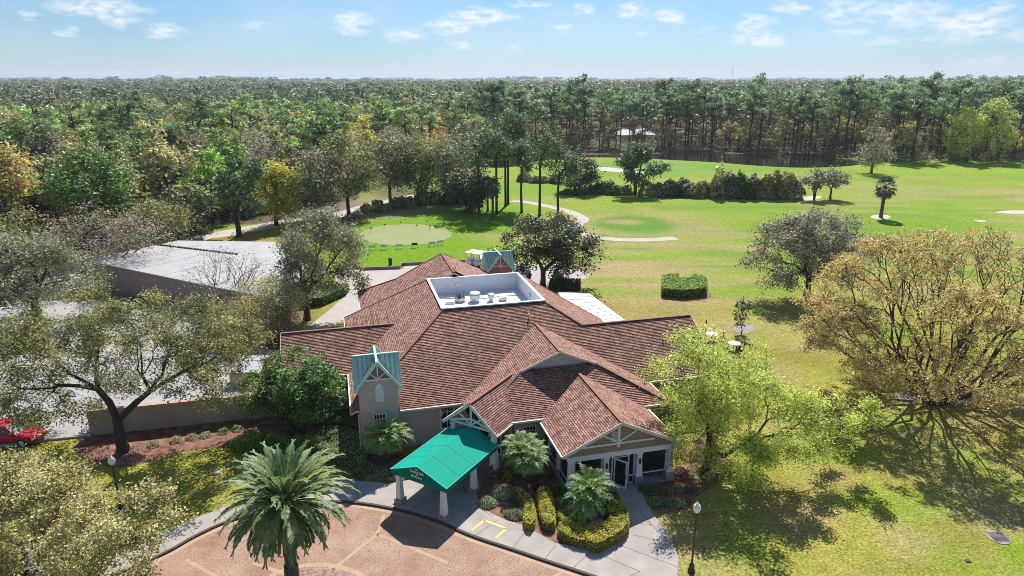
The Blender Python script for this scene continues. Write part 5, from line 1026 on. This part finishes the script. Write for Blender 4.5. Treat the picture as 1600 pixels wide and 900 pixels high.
# small shed roof seen beside the deep green tree
t = thing('shed', 'small pale metal-roofed shed behind the deep green tree', 'shed', G(392,592)); b = MB(); b.box(-1.2,1.2,-1.4,1.4,0,1.2); b.build('wall', M['stucco'], t); b = MB(); b.hexa([(-1.4,-1.6,1.2),(1.4,-1.6,1.2),(1.4,1.6,1.5),(-1.4,1.6,1.5),(-1.4,-1.6,1.28),(1.4,-1.6,1.28),(1.4,1.6,1.58),(-1.4,1.6,1.58)]); b.build('roof', M['metal_roof'], t)
# white shade roof behind the right wing
t = thing('shade_roof', 'flat white slatted patio roof behind the right wing', 'patio roof', (0,0,0)); b = MB(); o = [G(872,457,2.7)[:2], G(922,459,2.7)[:2], G(976,500,2.7)[:2], G(905,515,2.7)[:2]]; b.ext(o, 2.62, 2.70); b.build('roof_panel', mat('white_awning', (.66,.65,.63), .6, .05, 1), t)
b = MB()
for k in range(0, 10):
    f = k/9.; p = np.array(o[0])*(1-f)+np.array(o[3])*f; q = np.array(o[1])*(1-f)+np.array(o[2])*f; b.bar((*p,2.715), (*q,2.715), .07, .05)
b.build('batten', M['white'], t)
for p in o[1:3]+o[:1]:
    b = MB(); b.box(p[0]-.06, p[0]+.06, p[1]-.06, p[1]+.06, 0, 2.62); b.build('post', M['white'], t)
# red car at the left edge
def car(label, base, rz, paint):
    t = thing('parked_car', label, 'car', base, rz); bm = bmesh.new()
    prof = [(-2.25,.35,.62,.78),(-2.15,.28,.86,.86),(-1.75,.26,.95,.90),(-1.0,.25,.96,.91),(0,.25,.93,.91),(.9,.25,.90,.91),(1.6,.26,.82,.88),(2.1,.28,.70,.82),(2.3,.36,.56,.68)]
    rings = []
    for x, zb, zt, w in prof: rings.append([bm.verts.new(p) for p in ((x,-w*.92,zb),(x,-w,zb+.18),(x,-w,zt-.14),(x,-w*.86,zt),(x,0,zt+.03),(x,w*.86,zt),(x,w,zt-.14),(x,w,zb+.18),(x,w*.92,zb),(x,0,zb-.02))])
    for r0, r1 in zip(rings, rings[1:]):
        for i in range(10): bm.faces.new((r0[i], r0[(i+1) % 10], r1[(i+1) % 10], r1[i]))
    bm.faces.new(rings[0][::-1]); bm.faces.new(rings[-1]); bmesh.ops.recalc_face_normals(bm, faces=bm.faces); me = bpy.data.meshes.new('body'); bm.to_mesh(me); bm.free(); me.materials.append(paint); me.polygons.foreach_set('use_smooth', [True]*len(me.polygons)); o = bpy.data.objects.new('body', me); C.objects.link(o); o.parent = t; sd = o.modifiers.new('s', 'SUBSURF'); sd.levels = 2; sd.render_levels = 2
    b = MB(); P = [(-1.75,.93),(-1.15,1.34),(.15,1.40),(1.0,.92)]; w0, w1 = .80, .62
    b.hexa([(-1.8,-w0,.90),(1.02,-w0,.86),(1.02,w0,.86),(-1.8,w0,.90),(-1.1,-w1,1.35),(.2,-w1,1.38),(.2,w1,1.38),(-1.1,w1,1.35)]); b.build('windows', M['glass_car'], t, bevel=.05)
    b = MB(); b.hexa([(-1.12,-w1-.02,1.34),(.16,-w1-.02,1.37),(.16,w1+.02,1.37),(-1.12,w1+.02,1.34),(-1.0,-w1+.05,1.40),(.1,-w1+.05,1.425),(.1,w1-.05,1.425),(-1.0,w1-.05,1.40)]); 
    for s in (-1, 1): b.bar((.2,s*w1,1.36), (1.02,s*w0,.88), .07); b.bar((-1.1,s*w1,1.35), (-1.8,s*w0,.91), .10); b.bar((-.35,s*(w1+.01),1.36), (-.35,s*(w0+.01),.9), .06)
    b.build('cabin_roof', paint, t)
    for x in (-1.4, 1.42):
        for s in (-1, 1):
            w = MB(); n = 18; prf = [(.33,-.11),(.33,.11)]; w.tube([(x,s*.80-.11,.33),(x,s*.80+.11,.33)], .33, 18); wo = w.build('wheel', M['tyre'], t); r = MB(); r.tube([(x,s*.80+s*.09,.33),(x,s*.80+s*.12,.33)], .21, 14); r.build('rim', M['galv'], wo)
    for s in (-1, 1):
        h = MB(); h.box(2.13,2.27,s*.66-.14,s*.66+.14,.55,.66); h.build('headlight', M['globe'], t, bevel=.02); h = MB(); h.box(.62,.78,s*.93-.08,s*.93+.08,.93,1.05); h.build('wing_mirror', paint, t, bevel=.02)
    return t
car('red sedan parked at the left edge behind the yellow green oak', (*G(22,688)[:2], 0.015), R(-6), M['red_paint'])
car('blue grey car parked behind the pale nearly bare tree', (*G(376,478)[:2], .015), R(15), mat('silver_paint', (.45,.46,.48), .3, .03, 1, metal=.3))
# golf carts behind the clubhouse
def golf_cart(label, base, rz, paint, group='golf carts parked behind the clubhouse'):
    t = thing('golf_cart', label, 'golf cart', base, rz, group); b = MB(); b.hexa([(-1.1,-.55,.3),(1.15,-.5,.3),(1.15,.5,.3),(-1.1,.55,.3),(-1.1,-.55,.42),(1.2,-.5,.42),(1.2,.5,.42),(-1.1,.55,.42)]); b.hexa([(.62,-.5,.42),(1.22,-.45,.42),(1.22,.45,.42),(.62,.5,.42),(.66,-.48,.95),(1.0,-.42,.78),(1.0,.42,.78),(.66,.48,.95)]); b.hexa([(-1.1,-.55,.42),(-.05,-.55,.42),(-.05,.55,.42),(-1.1,.55,.42),(-1.05,-.5,.75),(-.05,-.55,.72),(-.05,.55,.72),(-1.05,.5,.75)]); b.build('body', paint, t, bevel=.04)
    s = MB(); s.box(-.5,.02,-.5,.5,.72,.84); s.hexa([(-.62,-.5,.84),(-.5,-.5,.84),(-.5,.5,.84),(-.62,.5,.84),(-.74,-.5,1.2),(-.64,-.5,1.2),(-.64,.5,1.2),(-.74,.5,1.2)]); s.build('seat', M['globe'], t, bevel=.03)
    s = MB(); s.box(-1.1,.95,-.58,.58,1.86,1.92); s.build('roof', M['white'], t, bevel=.03)
    for y in (-.5,.5):
        s = MB(); s.bar((.68,y,.9), (.8,y,1.88), .04); s.build('roof_post', M['lamp_black'], t); s = MB(); s.bar((-.78,y,.7), (-.9,y,1.88), .04); s.build('roof_post', M['lamp_black'], t)
    for x in (-.72,.82):
        for y in (-.5,.5): w = MB(); w.tube([(x,y-.09,.22),(x,y+.09,.22)], .22, 14); w.build('wheel', M['tyre'], t)
    return t
cblk = mat('dark_cart_paint', (.02,.025,.035), .3, .05, 1)
golf_cart('dark golf cart parked under the right side of the magnolia', G(872,438,.02), R(100), cblk); golf_cart('dark blue golf cart right beside the rear tower', G(816,434,.02), R(15), cblk)
for i, (px, py, rz, lb) in enumerate([(738,413,60,'leftmost white golf cart in the row left of the rear tower'), (750,415,60,'middle white golf cart in the row left of the rear tower'), (757,422,95,'white golf cart nearest the rear tower')]): golf_cart(lb, G(px,py,.02), R(rz), M['white'])
# range signs on the putting green lawn
sg0 = None; sgl = ['leftmost', 'second', 'third', 'fourth', 'fifth', 'rightmost']
for i, (px, py) in enumerate([(582,391),(600,390),(624,389),(648,387),(675,385),(688,383)]):
    t = thing('bag_stand', 'white low bag stand on the lawn, %s of the row of six' % (sgl[i] if i in (0, 5) else sgl[i]+' from the left'), 'bag stand', G(px,py), R(5+i*4), 'row of white bag stands by the putting green')
    b = MB(); b.bar((-.45,0,0), (-.45,0,.8), .05); b.bar((.45,0,0), (.45,0,.8), .05); b.bar((-.45,.35,0), (-.45,0,.75), .04); b.bar((.45,.35,0), (.45,0,.75), .04); b.bar((-.45,0,.2), (.45,0,.2), .04); b.build('frame', M['white'], t)
    b = MB(); b.hexa([(-.45,-.04,.4),(.45,-.04,.4),(.45,.0,.4),(-.45,.0,.4),(-.45,.02,.76),(.45,.02,.76),(.45,.07,.76),(-.45,.07,.76)]); b.build('panel', M['galv'] if i != 3 else M['plastic_black'], t)
t = thing('litter_bin', 'dark litter bin at the edge of the rear terrace', 'litter bin', G(610,414)); b = MB(); b.ring([(.22,0),(.27,.85),(.29,.86),(.29,.92)], n=14); b.build('body', M['plastic_black'], t); b = MB(); b.ring([(.28,.92),(.2,1.02),(.08,1.05)], n=14); b.build('lid', M['plastic_black'], t)
# flags on the putting green
for i, (px, py) in enumerate([(579,362),(600,356),(625,352),(650,357),(671,358),(667,350)]):
    t = thing('practice_flag', 'tiny practice flag in a hole of the putting green', 'flag', G(px,py,.03), 0, 'practice flags on the putting green'); b = MB(); b.bar((0,0,0), (0,0,.7), .03); b.build('pin', M['lamp_black'], t); b = MB(); b.box(0,.28,-.01,.01,.48,.7); b.build('flag', M['gable_dark'], t)
# outdoor tables on the right lawn
def table(label, base, rz):
    t = thing('outdoor_table', label, 'table', base, rz); b = MB(); b.ring([(.6,.70),(.6,.74)], n=24); b.build('table_top', M['galv'], t); b = MB(); b.ring([(.3,0),(.05,.05),(.05,.7)], n=12); b.build('pedestal', M['galv'], t)
def chair(label, base, rz, group='black chairs at the white lawn tables'):
    t = thing('patio_chair', label, 'chair', base, rz, group); b = MB(); b.box(-.25,.25,-.25,.25,.42,.47); b.build('seat', M['plastic_black'], t); b = MB(); b.box(-.25,.25,.22,.26,.47,.95); b.build('backrest', M['plastic_black'], t)
    for x in (-.22,.22):
        for y in (-.22,.22): l = MB(); l.bar((x,y,0), (x,y,.42), .035); l.build('leg', M['plastic_black'], t)
table('white round table on the lawn nearer the roof', G(1111,532), 0); table('white round table on the lawn nearer the camera', G(1146,547), 0)
for lb, px, py, rz in (('black chair right of the far lawn table', 1126,531,-100), ('black chair left of the near lawn table', 1134,542,70), ('black chair right of the near lawn table', 1158,546,-100), ('black chair in front of the near lawn table', 1152,553,170)): chair(lb, G(px,py), R(rz))
t = thing('marker_post', 'thin dark post standing on the lawn beside the roof', 'post', G(1101,534)); b = MB(); b.ring([(.03,0),(.03,1.9),(.07,1.95),(.07,2.3),(.02,2.35)], n=8); b.build('pole', M['lamp_black'], t)
t = thing('drain_cover', 'oval drain grate sunk in the right lawn', 'drain', G(1560,840)); b = MB(); b.ring([(.62,0),(.62,.03),(.5,.035)], n=24); b.build('rim', M['stone'], t); b = MB()
for k in range(-4, 5): b.box(-.42,.42,k*.1-.025,k*.1+.025,.035,.055)
b.build('grate', M['joint'], t)
t = thing('sprinkler_box', 'small dark sprinkler box in the grass near the bottom right', 'sprinkler box', G(1512,877)); b = MB(); b.box(-.14,.14,-.1,.1,0,.05); b.build('lid', M['plastic_black'], t, bevel=.01)
# bench and bollard under the canopy
t = thing('bench', 'dark wooden bench beside the walkway under the canopy', 'bench', (*G(770,752)[:2], .11), R(50)); b = MB()
for k in range(4): b.box(-.7,.7,-.2+k*.11,-.12+k*.11,.42,.45)
b.build('seat', M['wood'], t); b = MB()
for k in range(3): b.box(-.7,.7,.24,.27,.55+k*.12,.63+k*.12)
b.build('backrest', M['wood'], t)
for x in (-.6,.6): l = MB(); l.box(x-.03,x+.03,-.2,.24,0,.42); l.box(x-.03,x+.03,.2,.24,.42,.9); l.build('leg', M['wood'], t)
t = thing('caution_post', 'small yellow caution stand beside the entrance column', 'caution stand', (*G(767,738)[:2], .11), R(20)); b = MB(); b.hexa([(-.15,-.15,0),(.15,-.15,0),(.15,.15,0),(-.15,.15,0),(-.1,-.03,.7),(.1,-.03,.7),(.1,.03,.7),(-.1,.03,.7)]); b.build('panel', M['yellow_paint'], t)
# boulders cluster by bench
boulder('round grey planter stone beside the bench', 778, 765, .3, M['boulder_grey'], 7, .1)
# ------------------------------------------------------------------ the woods
def proto(kind, i):
    rng = np.random.default_rng(1000+i*17+len(kind)); S = Segs()
    if kind == 'pine':
        H = 19; c0 = .58+.06*rng.random(); n = 17; z = rng.uniform(c0, 1.0, n)*H; rr = 3.7*np.sqrt(np.clip(1-((z/H-c0-.12)/(1.03-c0-.1))**2, .05, 1)); a = rng.uniform(0, 2*PI, n)
        k = rr*rng.uniform(.35, 1, n)**.6; tips = np.repeat(np.stack([k*np.cos(a), k*np.sin(a), z], 1), 5, 0); tips = tips+rng.normal(size=tips.shape)*[.55,.55,.28]; lx = rng.normal()*.3; top = np.array([lx, rng.normal()*.3, H*.97])
        S.add(np.zeros(3), top*[.5,.5,.5], .26, .2); S.add(top*.5, top, .2, .05)
        for t in tips: zz = max(t[2]-np.hypot(t[0], t[1])*.35, H*.45); S.add(top*(zz/top[2]), t, .06, .03)
        V, F = cards(rng, tips, 15, .85, .34, .32, 0, 0); bark = M['bark_dark']; leaf = LW['pine']
    elif kind == 'broad':
        H = 12; tips = tips_in(rng, [(rng.normal()*.5, 0, 7.6, 4.2, 4.2, 4.2), (1.6*rng.choice([-1, 1]), 1, 6.4, 3.4, 3.4, 3.4)], 105, .6, clump=22, csd=.10); S.add(np.zeros(3), np.array([0, 0, 3.]), .3, .24); grow(S, rng, np.array([0, 0, 3.]), tips, .24, .03); V, F = cards(rng, tips, 19, .60, .50, .6); bark = M['bark_dark']; leaf = LW['broad']
    elif kind == 'bare':
        tips = tips_in(rng, [(0, 0, 8, 4, 4, 4.5)], 230, .35, clump=40, csd=.16); S.add(np.zeros(3), np.array([0, 0, 3.]), .28, .22); grow(S, rng, np.array([0, 0, 3.]), tips, .22, .025); V, F = cards(rng, tips, 5, .6, .5, .22); bark = M['bark_pale']; leaf = LW['bare']
    else:  # understorey bush
        tips = tips_in(rng, [(0, 0, 1.6, 2.2, 2.2, 1.9)], 36, .6, clump=10, csd=.2); grow(S, rng, np.array([0, 0, 0.]), tips, .1, .02); V, F = cards(rng, tips, 15, .5, .45, .6); bark = M['bark_dark']; leaf = LW['broad']
    return S, V, F, bark, leaf
LW = dict(pine=leafmat('wood_pine_needles', (.24,.31,.16), (.56,.64,.32), .25, .25, True, .4), broad=leafmat('wood_leaves', (.32,.34,.15), (.64,.60,.29), .28, .25, True, .45), bare=leafmat('wood_twigs', (.42,.36,.30), (.58,.48,.40), .3, .3, True, .3))
PROT = {}
for kind, n in (('pine', 6), ('broad', 5), ('bare', 3), ('bush', 3)):
    PROT[kind] = [proto(kind, i) for i in range(n)]
WOODLIB = {}
def place(kind, i, name, label, cat, x, y, s, sz, rz, col, group):
    """a tree of the wood: first use of each form makes its meshes, later ones copy the objects"""
    key = (kind, i); t = thing(name, label, cat, (x, y, 0), rz, group); t.scale = (s, s, sz); t.color = col
    if key not in WOODLIB:
        S, V, F, bark, leaf = PROT[kind][i]; a = segs_mesh('trunk', S, bark, t, .05); b = nmesh('crown', V, F, leaf, t); WOODLIB[key] = (a, b)
        a.color = col; b.color = col
    else:
        for o in WOODLIB[key]:
            c = o.copy(); c.parent = t; c.color = col; C.objects.link(c)
    return t
fx = [-400,0,90,160,250,330,440,520,560,600,660,700,760,800,860,920,1000,1150,1250,1330,1400,1500,1600,1800,2300]
fy = [420,400,392,388,365,348,330,316,300,292,282,268,246,240,237,236,235,238,242,247,253,251,251,250,250]
def front(px): return np.interp(px, fx, fy)
rw = np.random.default_rng(77)
cnt = dict(pine=0, broad=0, bare=0, bush=0); spots = []; far_spots = []
def px_of(x, y): return PXY(x, y, 0)
house_px = [(975,225),(1010,228)]
# the whole wood laid out on a jittered grid
def density_type(px, py, y):
    """which kind of tree grows where"""
    if px > 745 or (px > 400 and py < 215) : return 'pine'
    return 'mix'
gx = np.arange(-420, 520, 5.8); 
for yy in np.arange(70, 620, 5.8):
    for xx in gx:
        x = xx+rw.uniform(-2.1, 2.1); y = yy+rw.uniform(-2.1, 2.1)
        if abs(x) > y*.86+22: continue
        px, py = px_of(x, y)
        if py > front(px): continue
        if 930 < px < 1035 and 205 < py < 228 and rw.random() < .8: continue      # the gap with the house
        if 410 < px < 800 and 268 < py < 300 and rw.random() < .75: continue
        if (px < 745 and not (px > 400 and py < 215)) and rw.random() < .30: continue
        if 540 < px < 760 and py > 255 and rw.random() < .45: continue
        spots.append((y, x, px, py))
spots.sort()
def shade(base, v, rng): k = rng.uniform(1-v, 1+v); return (base[0]*k*rng.uniform(.93, 1.07), base[1]*k, base[2]*k*rng.uniform(.9, 1.1), 1)
BC = [((1.0,1.0,.95), 'dull green leafy tree in the mixed wood on the left', 'dull green trees of the mixed wood', .34), ((1.45,1.3,.6), 'golden yellow leafy tree in the mixed wood on the left', 'golden trees of the mixed wood', .14), ((.55,.75,.5), 'dark green leafy tree in the mixed wood on the left', 'dark green trees of the mixed wood', .2), ((1.35,1.12,.85), 'straw coloured leafy tree in the mixed wood on the left', 'straw coloured trees of the mixed wood', .18), ((.85,1.3,.5), 'fresh green leafy tree in the mixed wood on the left', 'fresh green trees of the mixed wood', .14)]
for (y, x, px, py) in spots:
    kd = density_type(px, py, y); r = rw.random(); rz = rw.uniform(0, 6.28)
    if kd == 'mix': kind = 'broad' if r < .56 else 'pine' if r < .83 else 'bare'
    else: kind = 'pine' if r < (.86 if y > 262 else .62) else 'broad' if r < .97 else 'bare'
    far_left = px < 520 and y > 260
    if far_left: kind = 'broad' if r < .45 else 'bare' if r < .72 else 'pine'
    if px > 1150 and y > 440: kind = 'broad' if r < .4 else 'bare' if r < .6 else 'pine'
    lim = dict(pine=300, broad=290, bare=60)[kind]
    if y < 560 and cnt[kind] < lim and -120 < px < 1720:
        cnt[kind] += 1
        if kind == 'pine':
            s = rw.uniform(.85, 1.15)*(1.1 if px > 560 else 1.0); place('pine', int(rw.integers(0, 6)), 'pine_tree', 'tall dark pine with a bare lower trunk in the wood beyond the golf course', 'pine', x, y, s*.95, s*rw.uniform(.85, 1.12)*(.86 if kd == 'mix' else 1.), rz, shade((.95,1.03,1.0) if kd != 'mix' else (1.05,1.15,.8), .32, rw), 'pines of the wood beyond the golf course')
        elif kind == 'broad':
            if kd == 'mix' or far_left:
                q = rw.random(); acc = 0
                for c_, lb, gp_, p_ in BC:
                    acc += p_
                    if q <= acc: break
                s = rw.uniform(.85, 1.5); place('broad', int(rw.integers(0, 5)), 'leafy_tree', lb, 'tree', x, y, s, s*rw.uniform(.75, 1.05), rz, shade(c_, .28, rw), gp_)
            else:
                s = rw.uniform(.55, 1.0); place('broad', int(rw.integers(0, 5)), 'understorey_tree', 'grey green leafy tree among the pines behind the pond', 'tree', x, y, s, s*rw.uniform(.8, 1.2), rz, shade(rw.choice([(1.0,1.0,.95),(1.35,1.2,.85),(1.5,1.35,1.25)]), .2, rw), 'leafy trees among the pines behind the pond')
        else: s = rw.uniform(.7, 1.1); place('bare', int(rw.integers(0, 3)), 'leafless_tree', 'leafless brown grey tree standing in the wood', 'tree', x, y, s, s*rw.uniform(.9, 1.3), rz, shade((1,.95,.95), .2, rw), 'leafless trees of the wood')
    else: far_spots.append((x, y, kind))
# the rest of the wood, one mass to the horizon
def far_mass():
    rng = np.random.default_rng(9); low = {}
    for kind in ('pine', 'broad', 'bare'):
        out = []
        for i in range(3):
            if kind == 'pine': n = 34; z = rng.uniform(.6, 1, n)*19; rr = 2.9*np.sqrt(np.clip(1-((z/19-.7)/.33)**2, .05, 1)); a = rng.uniform(0, 6.28, n); k = rr*rng.uniform(.2, 1, n)**.6; tips = np.stack([k*np.cos(a), k*np.sin(a), z], 1); V, F = cards(rng, tips, 4, 1.7, .4, .5)
            else: tips = tips_in(rng, [(0,0,8,4.4,4.4,4)], 36, .6, clump=12, csd=.2); V, F = cards(rng, tips, 4, 1.7 if kind == 'broad' else 1.3, .6, .6 if kind == 'broad' else .4)
            out.append(V)
        low[kind] = out
    acc = {k: [] for k in low}
    P = [(x, y, k, 1.) for x, y, k in far_spots]
    y = 620.
    while y < 7000:
        st = max(5.5, (y/620)**1.35*6.0); w = y*.86+40
        for xx in np.arange(-w, w, st*1.05):
            x_, y_ = xx+rng.uniform(-.5, .5)*st, y+rng.uniform(-.5, .5)*st; px = 800+FP*x_/(y_*math.cos(PITCH)+7); r = rng.random()
            k = 'pine' if (r < .75 and 560 < px < 1250 and y < 1500) else 'broad' if r < .62 else 'bare' if r < .85 else 'pine'
            if rng.random() < .06: continue
            P.append((x_, y_, k, st/6.))
        y += st*1.25
    for (x, y, k, s) in P:
        v = low[k][int(rng.integers(0, 3))]; a = rng.uniform(0, 6.28); c, sn = math.cos(a), math.sin(a); h = rng.uniform(.75, 1.15)*(1+(.0 if y < 900 else .55*max(0, math.sin(x/310.+1.3)*math.cos(y/530.+x/900.)+.25*math.sin(x/95.)))); s_ = s*rng.uniform(.9, 1.15)
        q = np.empty_like(v); q[:, 0] = (v[:, 0]*c-v[:, 1]*sn)*s_+x; q[:, 1] = (v[:, 0]*sn+v[:, 1]*c)*s_+y; q[:, 2] = v[:, 2]*h; acc[k].append(q)
    return acc
acc = far_mass()
cols = dict(pine=leafmat('far_pine', (.19,.25,.15), (.32,.38,.22), .3, .02, False, .35), broad=leafmat('far_leaves', (.26,.26,.15), (.46,.41,.25), .3, .015, False, .45), bare=leafmat('far_twigs', (.38,.32,.29), (.54,.44,.40), .3, .02, False, .3))
for k, lb in (('pine', 'far pine tops running on to the horizon'), ('broad', 'far leafy tree tops running on to the horizon'), ('bare', 'far leafless grey brown tree tops towards the horizon')):
    V = np.concatenate(acc[k]); o = nmesh('far_wood', V, np.arange(len(V)).reshape(-1, 4), cols[k]); tag(o, lb, 'woodland', kind='stuff')
# low growth under the trees at the edge of the wood and along the pond
def undergrowth():
    rng = np.random.default_rng(5); pts = []
    for px in np.arange(-60, 1700, 2.2):
        for k in range(9):
            py = front(px)+rng.uniform(-14, 1.5); 
            if 750 < px < 1340 and rng.random() < .25: continue
            x, y, _ = G(px+rng.uniform(-3, 3), py); pts.append((x, y, rng.uniform(.2, 1)*(1.6 if px > 745 else 1.9)))
    P = np.array(pts); V, F = cards(rng, P, 10, .55, .9, .6); V[:, 2] = np.maximum(V[:, 2], .02); o = nmesh('undergrowth', V, F, leafmat('undergrowth', (.15,.17,.08), (.36,.32,.16), .45, .12, False, .4)); tag(o, 'low brushwood along the edge of the wood', 'undergrowth', kind='stuff')
undergrowth()
# distant house seen through the pines, water tower, masts
def house(label, base, rz, w, d, h, wallm, roofm):
    t = thing('house', label, 'house', base, rz); b = MB(); b.box(-w/2,w/2,-d/2,d/2,0,h); b.build('wall', wallm, t); b = MB()
    b.hexa([(-w/2-.5,-d/2-.5,h),(w/2+.5,-d/2-.5,h),(w/2+.5,d/2+.5,h),(-w/2-.5,d/2+.5,h),(-w/2+2,-.05,h+2.2),(w/2-2,-.05,h+2.2),(w/2-2,.05,h+2.2),(-w/2+2,.05,h+2.2)]); b.build('roof', roofm, t)
    for x in (-w*.3, w*.05, w*.32): f = MB(); f.box(x-.6,x+.6,-d/2-.06,-d/2+.02,.9,2.2); fo = f.build('window', M['white'], t); p = MB(); p.box(x-.5,x+.5,-d/2-.08,-d/2-.06,1.0,2.1); p.build('pane', M['glass'], fo)
wr = mat('pale_house_roof', (.55,.53,.52), .7, .06, 1)
house('white house glimpsed through the pines beyond the pond', G(990,221), R(12), 14, 9, 3.0, M['white'], wr)
house('pale house hidden in the wood on the left horizon', G(432,178), R(-10), 16, 9, 3.0, M['white'], wr)
for lb, px, Y, H in (('taller thin radio mast on the horizon', 1144, 5200, 105), ('shorter thin radio mast on the horizon', 1182, 5600, 80)):
    x = RAY(px, 118, Y)[0]; t = thing('radio_mast', lb, 'mast', (x, Y, 0)); b = MB(); b.bar((0,0,0), (0,0,H), 3.2); b.build('mast', M['galv'], t)
    b = MB()
    for a in range(3): b.bar((0,0,H*.8), (25*math.cos(a*2.1),25*math.sin(a*2.1),0), .6)
    b.build('guy_wires', M['galv'], t)
# ------------------------------------------------------------------ haze over the whole scene
def haze():
    b = MB(); b.box(-9500, 9500, -300, 14500, -1.0, 125); m = bpy.data.materials.new('haze'); m.use_nodes = True; nt = m.node_tree; nt.nodes.clear()
    out = nt.nodes.new('ShaderNodeOutputMaterial'); v = nt.nodes.new('ShaderNodeVolumePrincipled'); v.inputs['Color'].default_value = (.80,.88,1,1); v.inputs['Density'].default_value = 1.3e-4; v.inputs['Anisotropy'].default_value = .2
    nt.links.new(v.outputs[0], out.inputs['Volume']); tag(b.build('haze', m), 'thin blue haze over the distant woods', 'haze', kind='stuff')
haze()
